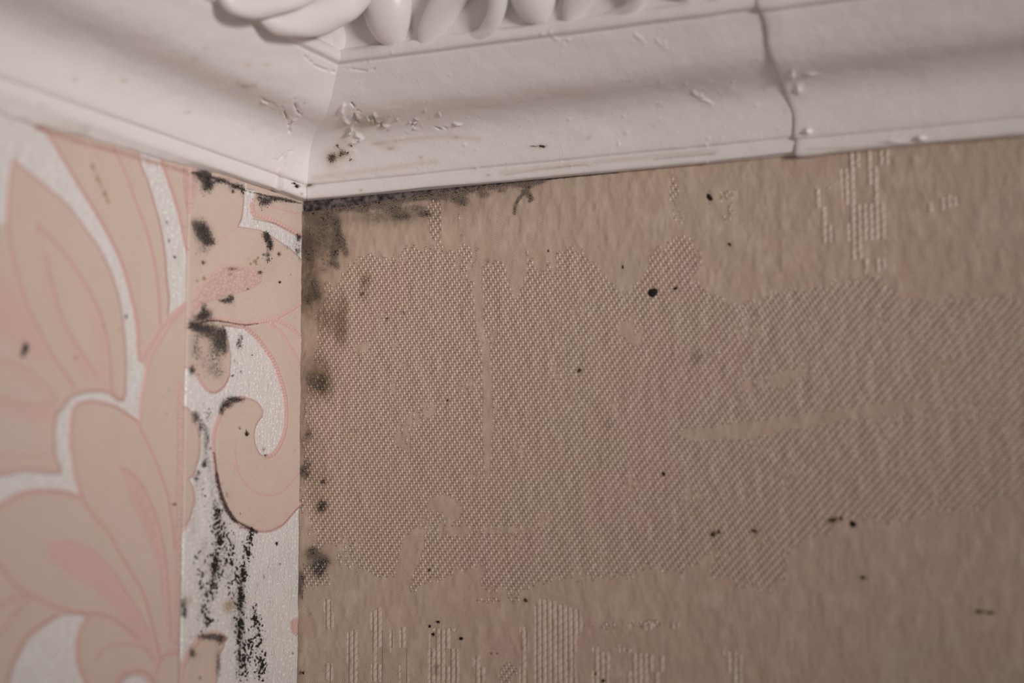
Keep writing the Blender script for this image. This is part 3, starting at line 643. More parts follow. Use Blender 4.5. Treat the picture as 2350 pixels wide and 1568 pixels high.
def build_strip(F, U, Z):
    F.m['leaf'][:] = 1.0
    wh = lambda p, s=1.6, sm=False: F.fill('leaf', p, 0.0, s, sm)
    wh([(562, 415), (565, 433), (584, 437), (580, 460), (574, 482), (580, 502), (591, 505), (630, 513), (668, 532), (700, 552), (700, 603), (668, 574), (630, 548), (599, 530), (572, 525), (545, 521), (553, 502), (557, 475), (559, 452)])
    hook = [(656, 960), (654, 983), (648, 1007), (637, 1030), (625, 1045), (609, 1051), (594, 1041), (584, 1018), (582, 991), (590, 968), (599, 957), (601, 942), (591, 926), (576, 917), (557, 913), (534, 919), (515, 934), (503, 957), (492, 985), (487, 1015), (489, 1038), (495, 1088),
            (503, 1127), (516, 1162), (536, 1193), (563, 1212), (594, 1220), (621, 1218), (648, 1204), (668, 1181), (700, 1150)]
    rope2 = [(568, 756), (591, 777), (614, 808), (630, 835), (641, 865), (651, 896), (655, 926), (656, 960)]
    bulge = [(412, 1226), (416, 1216), (436, 1187), (446, 1148), (441, 1118), (431, 1099), (443, 1089), (456, 1045), (458, 996), (441, 952), (429, 937)]
    ml = [(434, 846), (450, 861), (465, 884), (480, 900), (496, 900), (515, 884), (526, 858), (528, 819), (522, 781), (513, 748)]
    wh([(530, 748), (560, 750)] + rope2 + hook + [(700, 1700), (380, 1700)] + bulge + [(415, 920), (415, 840)] + ml)
    F.fill('leaf', [(411, 1560), (415, 1534), (423, 1515), (439, 1487), (458, 1464), (478, 1455), (501, 1455), (516, 1464), (512, 1484), (503, 1503), (497, 1530), (494, 1600), (408, 1600)], 1.0, 1.6, False)
    leaf_relief(F, 0.07)
    # rose parts
    pod = [(425, 735), (436, 718), (440, 693), (461, 659), (484, 632), (511, 616), (534, 612), (565, 615), (591, 624), (600, 633), (595, 647), (572, 662), (545, 670), (515, 678), (492, 687), (473, 698), (450, 714), (436, 728)]
    F.fill('pink', pod, .8, 2, True, 'max'); F.fill('stip', pod, 1.0, 2, True, 'max'); F.fill('h', pod, .2, 3, True, 'max')
    BD = [(421, 360), (425, 480), (440, 482), (452, 425), (457, 390), (460, 360)]
    F.fill('pink', BD, .75, 4, True, 'max'); F.fill('stip', BD, .9, 4, True, 'max')
    rp = F.rope
    rp([(577, 470), (582, 490), (600, 497), (622, 505), (649, 519), (672, 532), (700, 545)], 6.0, .26, 7.5)
    rp([(577, 470), (584, 456), (596, 458), (607, 463), (630, 475), (660, 484), (700, 493)], 3.2, .16, 5.5, .8)
    rp([(559, 445), (557, 475), (553, 502), (543, 521), (530, 530), (512, 544), (496, 557)], 2.0, .10, 5, .7)
    rp([(496, 557), (480, 578), (462, 604), (450, 640)], 2.0, .06, 5, .4)
    rp([(543, 521), (572, 525), (599, 530), (630, 548), (668, 574), (700, 606)], 2.0, .10, 5, .7)
    rp([(440, 693), (461, 659), (484, 632), (511, 616), (534, 612), (565, 615), (591, 624), (600, 633)], 2.6, .22, 5.5, .9)
    rp([(600, 633), (595, 647), (572, 662), (545, 670), (515, 678), (492, 687)], 3.0, .20, 6, .85)
    rp([(425, 750), (434, 747), (457, 739), (488, 733), (515, 735), (542, 741), (568, 743), (599, 739), (630, 731), (660, 716), (700, 692)], 4.2, .24, 6.5)
    rp([(512, 745), (540, 750), (568, 753)], 3.5, .18, 6.5, .9)
    rp([(450, 861), (465, 884), (480, 898), (496, 899), (513, 886), (525, 860)], 4.0, .22, 7, .9)
    rp([(434, 840), (450, 861)], 3, .18, 6, .7)
    rp([(525, 860), (528, 819), (522, 781), (513, 752)], 2.2, .15, 6, .4)
    F.line('h', [(432, 767), (457, 766), (477, 781), (492, 808), (496, 831)], 4, .28, 3, True)
    rp([(560, 748), (575, 762), (591, 777), (614, 808), (630, 835), (641, 865), (651, 896), (655, 926), (656, 960), (654, 983), (648, 1007), (637, 1030), (625, 1044), (609, 1050)], 5.2, .27, 7.5)
    rp([(609, 1050), (594, 1041), (584, 1018), (582, 991), (590, 968), (600, 955), (601, 942), (591, 926), (576, 917), (557, 913)], 2.6, .14, 5.5, .7)
    rp([(557, 913), (534, 919), (515, 934), (503, 957), (493, 985), (489, 1015), (490, 1038), (496, 1088), (504, 1127), (517, 1162), (537, 1193)], 5.2, .27, 6.5)
    rp([(537, 1193), (563, 1211), (594, 1219), (621, 1217), (648, 1203), (668, 1180), (700, 1145)], 4.6, .24, 6.5, .9)
    rp([(541, 1008), (539, 1020), (538, 1038), (545, 1080), (559, 1107), (582, 1127), (609, 1136), (637, 1133), (660, 1115), (700, 1068)], 2.8, .16, 6, .75)
    rp([(615, 738), (645, 762), (664, 793), (676, 812), (690, 838)], 3.4, .18, 6.5, .85)
    rp([(635, 735), (668, 752), (687, 773), (700, 790)], 4.8, .22, 7.5, .9)
    rp([(638, 728), (622, 742), (628, 750)], 4.5, .2, 6, .9)
    rp(bulge[::-1], 2.6, .15, 6, .7)
    F.fill('pink', [(405, 1230), (418, 1210), (432, 1190), (438, 1196), (424, 1220), (412, 1240)], .7, 3, True, 'max')
    rp([(410, 1570), (416, 1534), (424, 1515), (440, 1487), (459, 1465), (478, 1457), (501, 1457), (515, 1466)], 8, .3, 6, .75)
    rp([(515, 1466), (511, 1486), (502, 1505), (496, 1532), (493, 1590)], 3, .16, 6, .6)
    F.fill('pink', [(668, 1425), (680, 1418), (690, 1425), (690, 1455), (680, 1458), (670, 1450)], .9, 2, True, 'max'); rp([(669, 1430), (671, 1448), (680, 1456)], 4, .2, 6)
    F.m['h'] += (fbm(U * 110, Z * 110, 15, 3).ravel() - 0.5) * 0.2
    # mould growth
    B = lambda x, y, rx, ry, a, rot=0.0: F.blob('mould', x, y, rx, ry, a, rot)
    for b in [(458, 402, 16, 14, 1.0), (474, 408, 12, 24, 1.0), (478, 425, 12, 14, .6), (470, 432, 20, 12, .35), (505, 414, 20, 9, .9), (540, 428, 18, 10, .9), (556, 440, 6, 12, .7), (534, 441, 4, 4, 1.0),
              (460, 525, 17, 22, .9), (472, 540, 18, 20, .9), (482, 556, 14, 10, .8), (470, 575, 12, 10, .4), (444, 512, 10, 14, .5), (466, 603, 5, 5, 1.0), (448, 590, 10, 30, .25),
              (612, 545, 8, 12, 1.15), (620, 562, 8, 14, 1.15), (607, 537, 10, 8, .6), (640, 583, 4, 5, 1.0), (614, 585, 5, 5, .7), (616, 597, 5, 5, .6), (605, 584, 4, 4, .6), (642, 648, 3.5, 3.5, 1.1), (667, 631, 3, 3, .6), (660, 568, 8, 5, .5),
              (466, 706, 8, 14, .8), (457, 728, 18, 10, .9), (474, 722, 14, 12, .9), (440, 742, 10, 8, .8), (522, 690, 12, 7, .9), (530, 682, 7, 7, .7), (508, 691, 9, 5, .5), (467, 637, 4, 7, .6),
              (480, 760, 30, 18, .95), (500, 790, 18, 26, .85), (512, 770, 10, 20, .8), (455, 752, 22, 8, 1.0), (440, 850, 8, 12, .9), (516, 800, 8, 18, .6), (448, 800, 16, 34, .45), (482, 840, 30, 34, .42), (500, 860, 16, 20, .35),
              (540, 917, 22, 8, 1.2), (520, 930, 14, 8, 1.1), (508, 945, 8, 10, .9), (566, 996, 5, 6, 1.3), (548, 981, 5, 4, .6), (605, 1032, 7, 10, .7), (609, 1046, 4, 4, 1.0), (676, 1035, 4, 6, .6), (550, 985, 3, 3, .6), (520, 1135, 5, 8, .6),
              (596, 626, 6, 4, 1.0), (530, 617, 16, 5, .8), (526, 630, 8, 6, .6), (568, 664, 4, 3, .8), (686, 545, 8, 8, .9), (684, 566, 12, 22, .35), (684, 578, 8, 8, .6), (610, 463, 14, 8, .85), (594, 452, 10, 8, .8), (603, 470, 14, 12, .4), (632, 456, 26, 7, .8), (665, 462, 16, 6, .5),
              (548, 790, 8, 12, .7), (553, 775, 5, 6, .6), (578, 815, 4, 8, .35), (538, 830, 4, 6, .6), (553, 853, 3, 4, .8), (534, 862, 6, 4, .9),
              (447, 960, 10, 14, .8), (460, 985, 5, 12, .7), (468, 1068, 5, 6, 1.2), (455, 1085, 6, 6, .8), (450, 1098, 6, 6, .9), (480, 950, 8, 16, .45), (474, 1000, 10, 30, .3),
              (635, 1248, 4, 5, 1.3), (643, 1295, 3, 4, .8), (605, 1323, 4, 9, .6), (590, 1345, 4, 8, .6), (672, 1500, 3, 5, .8), (688, 1300, 4, 8, .5),
              (422, 1390, 7, 28, .9), (425, 1410, 7, 12, .7), (440, 1500, 10, 12, .9), (480, 1462, 34, 9, .85), (506, 1470, 12, 12, .7), (500, 1530, 7, 40, .7), (458, 1556, 4, 4, .9), (470, 1500, 40, 40, .18), (612, 615, 50, 40, .10), (560, 590, 90, 80, .10), (600, 800, 60, 60, .08)]: B(*b)
    S = F.streak
    S('mould', [(440, 396), (500, 411), (560, 436), (640, 456), (695, 468)], 2.5, .7)
    S('mould', [(497, 1090), (504, 1127), (517, 1162), (537, 1193)], 5, 1.15); S('mould', [(490, 1040), (496, 1090)], 2.5, .8); S('mould', [(540, 1196), (575, 1214), (590, 1222)], 4, .9)
    S('mould', [(434, 752), (457, 742), (488, 736), (515, 739), (560, 746), (590, 743)], 2.2, .8)
    S('mould', [(496, 1160), (502, 1230), (494, 1300), (486, 1360), (474, 1430)], 17, 0.29)
    S('mould', [(520, 1180), (522, 1250), (512, 1320)], 14, 0.20)
    S('mould', [(575, 1222), (566, 1260), (558, 1310), (550, 1390), (546, 1480), (560, 1568)], 13, 0.29)
    S('mould', [(556, 1320), (556, 1420), (550, 1500), (540, 1580)], 9, 0.29)
    S('mould', [(580, 1400), (594, 1460), (600, 1520), (604, 1580)], 12, 0.26)
    S('mould', [(470, 1250), (456, 1330), (450, 1430)], 16, .34)
    S('mould', [(540, 1240), (530, 1340), (525, 1440)], 16, .28)
    S('mould', [(455, 1110), (448, 1170), (444, 1240)], 10, .36)
    S('mould', [(480, 1060), (486, 1120), (500, 1180)], 10, .36)
    S('mould', [(452, 950), (475, 1000), (470, 1060)], 8, .38)
    F.m['mould'] += 0.04 + 0.10 * (fbm(U * 200, Z * 200, 31, 3).ravel() > .55)
    for (x, y, rx, ry) in [(466, 540, 30, 44), (470, 415, 30, 30), (600, 580, 40, 50), (520, 690, 40, 26), (480, 810, 46, 80), (510, 1290, 60, 150), (570, 1420, 40, 170), (460, 1030, 30, 90), (520, 930, 40, 30), (640, 470, 50, 24), (560, 800, 24, 70), (670, 560, 24, 40)]:
        F.blob('mould', x, y, rx, ry, .16)
    for (x, y, r, a) in [(585, 600, 5, .9), (575, 606, 4, .8), (592, 592, 4, .8), (588, 607, 3, .6), (468, 640, 6, .8), (452, 645, 5, .8), (455, 660, 4, .6), (480, 715, 12, .6), (535, 700, 10, .4), (540, 720, 10, .3), (598, 1000, 30, .15), (470, 600, 14, .4), (570, 596, 5, .4), (520, 1395, 20, .5), (490, 1300, 30, .5), (550, 1380, 30, .5), (430, 1380, 20, .6), (500, 1200, 30, .4), (690, 600, 6, .5), (508, 1110, 6, .5), (655, 1180, 10, .2)]:
        F.blob('stain', x, y, r, r, a)
    F.m['stain'] += 0.10 * sstep(.5, .8, fbm(U * 60, Z * 60, 61, 3).ravel())
nstrip = np.arange(0.0004, SEAM, 0.00019)
zst = -axis(0.00015, 0.110, 0.000125, 0.44)
strip, SG = sheet('floral_wallpaper', nstrip, zst, 0.00042, build_strip, M_floral, FK, 'L')
tag(strip, 'narrow floral wallpaper strip with pink scroll and black mould, between the seam and the corner', 'wallpaper')
# the strip's right edge is torn a little unevenly along the corner
co = np.empty(len(strip.data.vertices) * 3, np.float32); strip.data.vertices.foreach_get('co', co); co = co.reshape(-1, 3)
w = np.exp(co[:, 1] / 0.0012)
co[:, 1] -= w * (0.0004 + 0.0011 * fbm(co[:, 2] * 600, co[:, 2] * 0, 9, 4) ** 1.5)
strip.data.vertices.foreach_set('co', co.reshape(-1)); strip.data.update()

# ------------------------------------------------------------------ paper on the right wall
EDGE = [(680, 482), (712, 486), (740, 480), (790, 474), (850, 465), (930, 452), (1000, 441), (1080, 430), (1150, 418), (1220, 404), (1290, 392), (1360, 382), (1420, 372)]
ex = [on_right(e)[0] for e in EDGE]; ez = [on_right(e)[2] for e in EDGE]
def build_right(F, U, Z):
    wv = lambda p, v=1.0, s=5: F.fill('weave', p, v, s, True)
    main = lambda p: F.fill('weave', p, 1.0, 28, True)
    hard = lambda p, v=1.0, s=5: F.fill('weave', p, v, s, False)
    main([(720, 860), (735, 780), (745, 700), (780, 640), (800, 610), (840, 585), (880, 590), (905, 575), (935, 560), (1000, 568), (1065, 560), (1080, 590), (1085, 650), (1105, 690), (1112, 640), (1125, 602), (1150, 600), (1165, 640), (1185, 680), (1195, 620), (1215, 582), (1240, 620),
        (1262, 600), (1290, 578), (1330, 585), (1375, 620), (1400, 660), (1440, 680), (1478, 650), (1500, 590), (1540, 545), (1590, 560), (1610, 640), (1650, 690), (1720, 690), (1800, 680), (1900, 660), (1990, 640), (2100, 680), (2200, 690), (2350, 680), (2800, 660),
        (2800, 1100), (2350, 1140), (2250, 1180), (2100, 1190), (1960, 1185), (1900, 1230), (1840, 1240), (1800, 1330), (1720, 1335), (1640, 1320), (1645, 1265), (1600, 1290), (1560, 1308), (1450, 1310), (1330, 1318), (1320, 1335), (1230, 1338), (1180, 1345), (1120, 1335), (1110, 1305),
        (1060, 1318), (1010, 1330), (950, 1335), (930, 1290), (915, 1335), (860, 1320), (800, 1300), (790, 1250), (760, 1230), (730, 1240), (700, 1180), (700, 1000)])
    hard([(690, 1300), (745, 1290), (758, 1340), (700, 1348)], .8)
    wv([(1120, 790), (1128, 900), (1124, 1080), (1112, 1080), (1108, 900), (1110, 790)], 0, 2)
    wv([(905, 1010), (925, 960), (960, 930), (995, 925), (1000, 945), (970, 975), (950, 1020), (935, 1040)], .1, 4)
    wv([(1090, 660), (1105, 690), (1110, 780), (1094, 760)], 0, 3)
    wv([(815, 800), (840, 785), (850, 795), (826, 812)], 0, 3); wv([(1000, 1140), (1060, 1160), (1040, 1200), (1000, 1220), (960, 1200)], .3, 6)
    wv([(1560, 990), (1640, 978), (1800, 958), (2100, 920), (2110, 938), (1900, 972), (1750, 1000), (1600, 1010)], 0, 6)
    wv([(1000, 1215), (1100, 1208), (1230, 1214), (1120, 1226), (1010, 1230)], .25, 4); wv([(930, 1225), (985, 1215), (960, 1290), (930, 1330), (915, 1300)], .2, 4)
    wv([(1700, 880), (1800, 850), (1850, 860), (1740, 900)], .3, 6); wv([(1420, 700), (1480, 720), (1470, 790), (1420, 760)], .5, 8)
    wv([(980, 470), (1010, 462), (1012, 545), (985, 540)], .48, 4); wv([(1045, 500), (1062, 480), (1062, 560), (1045, 550)], .5, 4)
    wv([(1540, 380), (1575, 400), (1580, 500), (1545, 500)], .46, 4); wv([(1655, 440), (1690, 440), (1690, 505), (1655, 500)], .42, 4)
    wv([(1340, 1430), (1500, 1425), (1500, 1440), (1340, 1445)], .42, 3); wv([(1100, 1375), (1260, 1370), (1260, 1382), (1100, 1385)], .40, 3); wv([(1145, 1540), (1165, 1520), (1190, 1545), (1170, 1568), (1150, 1568)], .8, 4)
    n = fbm(U * 190, Z * 190, 71, 3).ravel()
    F.m['weave'] += (n - 0.5) * 1.5 * np.where(F.m['weave'] > .02, 1, .35)
    rb = lambda p, v=1.0: F.fill('rib', p, v, 3, False)
    rb([(1228, 1395), (1240, 1372), (1330, 1400), (1342, 1440), (1320, 1470), (1325, 1580), (1225, 1600)])
    rb([(1195, 1430), (1212, 1440), (1215, 1600), (1192, 1600)], .7)
    rb([(985, 1450), (1000, 1440), (1055, 1445), (1055, 1600), (980, 1600)], .85); rb([(915, 1440), (930, 1440), (942, 1600), (915, 1600)], .6)
    rb([(850, 1400), (880, 1395), (880, 1600), (855, 1600)], .75); rb([(795, 1450), (820, 1440), (822, 1600), (795, 1600)], .65); rb([(745, 1378), (765, 1378), (765, 1560), (745, 1600)], .6)
    rb([(890, 1395), (905, 1395), (905, 1500), (893, 1500)], .6); rb([(1082, 1510), (1120, 1505), (1125, 1600), (1080, 1600)], .7)
    rb([(1358, 1485), (1400, 1480), (1402, 1600), (1358, 1600)], .75); rb([(1420, 1480), (1455, 1490), (1530, 1510), (1530, 1600), (1425, 1600)], .55); rb([(1655, 1490), (1705, 1500), (1705, 1600), (1655, 1600)], .7)
    rb([(1922, 345), (2040, 340), (2035, 620), (1960, 640), (1935, 500)], .62); rb([(2120, 470), (2200, 440), (2200, 470), (2130, 490)], .6); rb([(1870, 430), (1910, 430), (1915, 560), (1880, 560)], .45)
    rb([(1440, 1432), (1560, 1428), (1560, 1442), (1440, 1448)], .5)
    # gently uneven embossing where the paper is not woven
    F.m['relief'] += (fbm(U * 520, Z * 260, 81, 3).ravel() - 0.5) * 2.6
    F.m['h'] += (fbm(U * 45, Z * 45, 91, 3).ravel() - 0.5) * 0.5
    B = lambda x, y, rx, ry, a, rot=0.0: F.blob('mould', x, y, rx, ry, a, rot)
    for b in [(745, 498, 22, 16, 1.0), (770, 510, 12, 14, .9), (775, 540, 10, 18, .9), (785, 560, 12, 16, .9), (768, 580, 10, 18, .9), (760, 605, 10, 8, .7), (795, 580, 7, 12, .8), (775, 610, 6, 10, .8), (705, 560, 14, 30, .7), (710, 600, 18, 40, .45), (720, 660, 18, 26, .6), (728, 678, 10, 10, .8), (706, 690, 12, 14, .7),
              (735, 540, 40, 40, .5), (715, 500, 18, 18, .7), (830, 478, 14, 10, .8), (905, 480, 18, 12, .9), (925, 497, 20, 9, .9), (975, 492, 14, 7, 1.0), (955, 478, 26, 10, .6), (870, 470, 20, 10, .8), (1050, 455, 22, 10, .9), (1060, 465, 12, 8, .7), (1000, 455, 22, 9, .6), (1110, 447, 18, 8, .6), (860, 500, 50, 20, .35),
              (1150, 438, 14, 6, .6), (1205, 425, 26, 9, .9), (1235, 415, 20, 7, .9), (1215, 450, 6, 8, .9), (1205, 440, 12, 4, .7), (745, 620, 10, 8, .5), (835, 645, 6, 16, .55), (848, 640, 5, 14, .5), (830, 675, 6, 6, .7), (925, 718, 5, 4, .9), (888, 731, 2.5, 2.5, 1.0), (1120, 598, 8, 8, .35),
              (710, 870, 14, 22, .5), (740, 870, 18, 16, .55), (735, 890, 16, 12, .6), (708, 995, 8, 10, .9), (695, 1010, 10, 12, .5), (693, 1080, 7, 10, 1.0), (703, 1070, 10, 18, .6), (742, 1107, 5, 5, 1.1), (745, 1098, 12, 20, .3), (741, 1160, 9, 12, 1.1), (735, 1168, 10, 12, .8), (700, 1092, 10, 8, .6),
              (716, 1268, 16, 12, .95), (735, 1290, 14, 16, 1.0), (733, 1312, 12, 14, .9), (745, 1288, 18, 12, .6), (720, 1300, 22, 30, .35), (690, 1330, 8, 18, 1.1), (688, 1360, 7, 18, .9), (690, 1545, 4, 4, 1.2), (712, 1410, 3, 4, .7),
              (1027, 918, 2.5, 3.5, 1.0), (873, 975, 2.5, 2.5, 1.0), (812, 988, 8, 6, .5), (985, 1309, 3, 3, .9), (1098, 1280, 2, 2, .7), (1596, 825, 18, 22, .36), (1612, 820, 10, 12, .25), (1395, 975, 8, 10, .4), (1380, 1150, 4, 4, .5), (1205, 1378, 8, 8, .5), (1002, 1530, 8, 10, .6), (1000, 1545, 8, 8, .5), (820, 1538, 3, 3, .7), (880, 1495, 8, 8, .35),
              (1640, 1225, 10, 8, .6), (1730, 1220, 9, 8, .5), (1980, 1325, 14, 10, .4), (2250, 1405, 20, 8, .5), (1905, 1195, 16, 9, .6), (2060, 1435, 20, 8, .2), (1890, 960, 6, 6, .3), (1490, 1055, 8, 8, .3)]: B(*b)
    for (x, y, rx, ry) in [(740, 540, 60, 90), (715, 660, 36, 50), (900, 485, 200, 40), (1100, 450, 150, 36), (730, 1290, 44, 60), (720, 880, 40, 50), (715, 1080, 36, 60)]:
        F.blob('mould', x, y, rx, ry, .2)
    S = F.streak
    S('mould', [(690, 484), (740, 484), (850, 470), (1000, 447), (1150, 424), (1290, 398), (1400, 378)], 8, .95)
    S('mould', [(1215, 428), (1200, 445), (1185, 465), (1180, 490)], 4, 1.0); S('mould', [(1200, 440), (1222, 455), (1215, 462)], 3.5, .9)
    S('mould', [(1290, 398), (1360, 385), (1450, 374), (1640, 356)], 4, .75)
    F.m['mould'] *= 1.5
    for (x, y, rx, ry, a) in [(740, 560, 55, 70, .95), (700, 640, 30, 90, .7), (730, 700, 50, 60, .7), (790, 700, 16, 50, .55), (838, 660, 16, 40, .7), (785, 770, 16, 40, .85), (760, 740, 30, 40, .6), (730, 840, 36, 50, .9), (745, 890, 30, 40, .85), (700, 960, 18, 100, .6), (730, 1010, 26, 40, .45), (720, 1100, 28, 60, .5), (740, 1160, 22, 30, .5),
                              (725, 1280, 36, 50, .6), (900, 500, 130, 26, .75), (1060, 470, 80, 22, .5), (1215, 440, 40, 26, .5), (1120, 600, 14, 12, .6), (1290, 630, 20, 24, .35), (1500, 580, 16, 20, .35), (1596, 825, 30, 34, .3), (1250, 930, 14, 8, .3), (1230, 910, 10, 10, .3), (1045, 545, 30, 16, .3), (1080, 660, 14, 14, .3), (960, 1350, 20, 10, .2), (2025, 510, 8, 8, .4), (690, 1500, 10, 60, .2)]:
        F.blob('stain', x, y, rx, ry, a * .95)
zr = np.r_[-np.arange(0.0, 0.125, 0.00028), -0.125 - 0.31 * (np.arange(160) / 159) ** 1.5]
ur = np.r_[0.0001 + np.arange(0, 0.235, 0.00030), 0.2352 + 0.345 * (np.arange(160) / 159) ** 1.5]
# the sheet's top edge was cut short near the corner: shear the upper rows down to the cut
def right_sheet():
    U, V = np.meshgrid(ur, zr)
    top = np.interp(ur, ex, ez, right=-0.00015)
    top = np.minimum(top, -0.00015) + (fbm(ur * 700, ur * 0, 3, 3) - 0.5) * 0.00035 * (ur < 0.07)
    k = np.exp(V / 0.012)
    Z = V + top[None, :] * k
    P0 = np.stack([U, np.full_like(U, -0.0003), Z], -1)
    px, py = project(P0.reshape(-1, 3)); F = Field(*repeat(px, py))
    keys = ('weave', 'rib', 'mould', 'stain', 'relief')
    for k_ in keys + ('h',): F.get(k_)
    build_right(F, U, Z)
    h = F.m['h'].reshape(U.shape) / 1000 * sstep(0, 0.004, -V)
    h[0, :] = h[-1, :] = h[:, -1] = -0.00028
    P0[..., 1] -= h
    return grid_object('woven_wallpaper', P0[::-1], {k_: F.m[k_].reshape(U.shape)[::-1] for k_ in keys}, M_woven), (top, h)
woven, RG = right_sheet()
tag(woven, 'beige woven-texture wallpaper covering the whole right wall below the cornice', 'wallpaper')

# blackened strip of filler left bare between the cornice and the cut edge of the beige paper
nb = 150; V = []
for i, x in enumerate(np.linspace(0.0004, ex[-1], nb)):
    zt = -0.00008; zb = min(np.interp(x, ex, ez), -0.0002) - 0.0006
    for k in range(7):
        q = k / 6; V.append((x, -0.00004 - 0.00022 * math.sin(math.pi * min(q * 1.2, 1)) * (0.7 + 0.5 * float(vnoise(np.array([x * 900]), np.array([q * 3]), 4)[0])), zt + (zb - zt) * q))
Fs = [(i * 7 + k, i * 7 + k + 1, (i + 1) * 7 + k + 1, (i + 1) * 7 + k) for i in range(nb - 1) for k in range(6)]
tag(mesh_object('filler_strip', V, Fs, M_crust), 'mould-blackened tapering filler strip between the white cornice and the beige paper edge', 'filler')

# ------------------------------------------------------------------ mould: every colony and every single spot is a thing
def bil(gu, gz, h, u, z):
    i = int(np.clip(np.searchsorted(gu, u) - 1, 0, len(gu) - 2)); a = abs(gz - z).argmin()
    return h[a, i]
def surf_left(px):
    P = on_left(px, 0.0004); u, z = -P[1], P[2]
    if u < SEAM - 0.0003: return 0.00042 + bil(*SG, u, z)
    return 0.00030 + bil(*LG, u, z)
def surf_right(px):
    P = on_right(px, 0.0003); t = float(np.interp(P[0], ur, RG[0])); v = P[2]
    for _ in range(3): v = P[2] - t * math.exp(v / 0.012)
    return 0.0003 + bil(ur, zr, RG[1], P[0], v)
TRIM = {}
def trim_surface(o):
    if o.name not in TRIM:
        n = len(o.data.vertices); co = np.empty(n * 3, np.float32); o.data.vertices.foreach_get('co', co)
        nr = np.empty(n * 3, np.float32); o.data.vertex_normals.foreach_get('vector', nr)
        co = co.reshape(-1, 3).astype(float); nr = nr.reshape(-1, 3).astype(float)
        x, y = project(co); TRIM[o.name] = (co, nr, x, y)
    return TRIM[o.name]

def lump(V, Fs, where, cx, cy, rx, ry, rot, hh, seed, ns=10, irr=0.35):
    """one irregular low dome of mould growing on a surface; outline radii are in photo pixels at that spot"""
    rr = np.random.default_rng(seed); ph = rr.uniform(0, 6.28, 4); am = rr.uniform(0.3, 1.0, 4) * irr
    base = len(V)
    rings = ((1.0, 0.0), (0.72, 0.72), (0.36, 1.0)) if ns > 7 else ((1.0, 0.0), (0.5, 0.9))
    if where in ('L', 'R'):
        t0 = surf_left((cx, cy)) if where == 'L' else surf_right((cx, cy)); on = on_left if where == 'L' else on_right
        place = lambda x, y, h: on((x, y), t0 - 0.00003 + h)
    else:
        co, nr, X, Y = trim_surface(where); k = int(((X - cx) ** 2 + (Y - cy) ** 2).argmin()); o, n = co[k], nr[k]
        def place(x, y, h):
            d = ray((x, y)); s = ((o - CAM) @ n) / (d @ n); return CAM + d * s + n * (h - 0.00003)
    c, s = math.cos(rot), math.sin(rot)
    for q, hq in rings:
        for i in range(ns):
            a = 2 * math.pi * i / ns
            w = q * (1 + am[0] * math.sin(2 * a + ph[0]) + am[1] * .6 * math.sin(3 * a + ph[1]) + am[2] * .5 * math.sin(5 * a + ph[2]))
            x = rx * w * math.cos(a); y = ry * w * math.sin(a)
            V.append(place(cx + x * c - y * s, cy + x * s + y * c, hh * hq))
    V.append(place(cx, cy, hh * 1.05))
    for r in range(len(rings) - 1):
        for i in range(ns):
            j = (i + 1) % ns; Fs.append((base + r * ns + i, base + r * ns + j, base + (r + 1) * ns + j, base + (r + 1) * ns + i))
    l = base + (len(rings) - 1) * ns
    for i in range(ns): Fs.append((l + i, l + (i + 1) % ns, len(V) - 1))
def out_normals(o, n):
    m = o.data; s = sum((Vector(p.normal).dot(n) for p in m.polygons))
    if s < 0: m.flip_normals()
SEED = [100]
def colony(where, label, clusters, rmin=0.8, rmax=3.2, mat=None, name='mould_patch', group=None, stretch=1.35, many=0.6):
    V, Fs = [], []
    for (cx, cy, sx, sy, n) in clusters:
        for k in range(int(n * many)):
            SEED[0] += 1; g = np.random.default_rng(SEED[0])
            x, y = g.normal(cx, sx * .62), g.normal(cy, sy * .62)
            e = math.exp(-(((x - cx) / sx) ** 2 + ((y - cy) / sy) ** 2) * .5)
            r = rmin + (rmax - rmin) * g.random() ** 3.2 * (0.35 + 0.65 * e)
            if where == 'L' and not (-50 < x < 689): continue
            if where == 'R' and x < 692: continue
            if where in ('L', 'R'):                                # nothing grows on the cornice from here
                P = on_left((x, y)) if where == 'L' else on_right((x, y))
                if P[2] > -0.0004: continue
            lump(V, Fs, where, x, y, r * g.uniform(.7, 1.1), r * g.uniform(.8, stretch), g.normal(0, .5), r * 0.00002 + 0.00004, SEED[0], 6 if r < 2.4 else 9, 0.4)
    o = mesh_object(name, V, Fs, mat or M_mould)
    out_normals(o, Vector((1, 0, 0)) if where == 'L' else Vector((0, -1, 0)) if where == 'R' else Vector((0.2, -1, -0.6)))
    return tag(o, label, 'mould', group)
def spot(where, label, parts, mat=None, group=None):
    V, Fs = [], []
    for (x, y, rx, ry, rot) in parts:
        SEED[0] += 1; lump(V, Fs, where, x, y, rx, ry, rot, 0.00003 * min(rx, ry) + 0.00004, SEED[0], 16 if rx > 3 else 10, 0.22)
        for k in range(int(3 + max(rx, ry))):                      # a few specks of spores around it
            SEED[0] += 1; g = np.random.default_rng(SEED[0]); a = g.uniform(0, 6.28); q = g.uniform(1.0, 1.7)
            r = g.uniform(.5, 1.3)
            lump(V, Fs, where, x + rx * q * math.cos(a), y + ry * q * math.sin(a), r, r * 1.2, 0, 0.00005, SEED[0], 6, .3)
    o = mesh_object('mould_spot', V, Fs, mat or M_mould)
    out_normals(o, Vector((1, 0, 0)) if where == 'L' else Vector((0, -1, 0)) if where == 'R' else Vector((0.2, -1, -0.6)))
    return tag(o, label, 'mould', group)

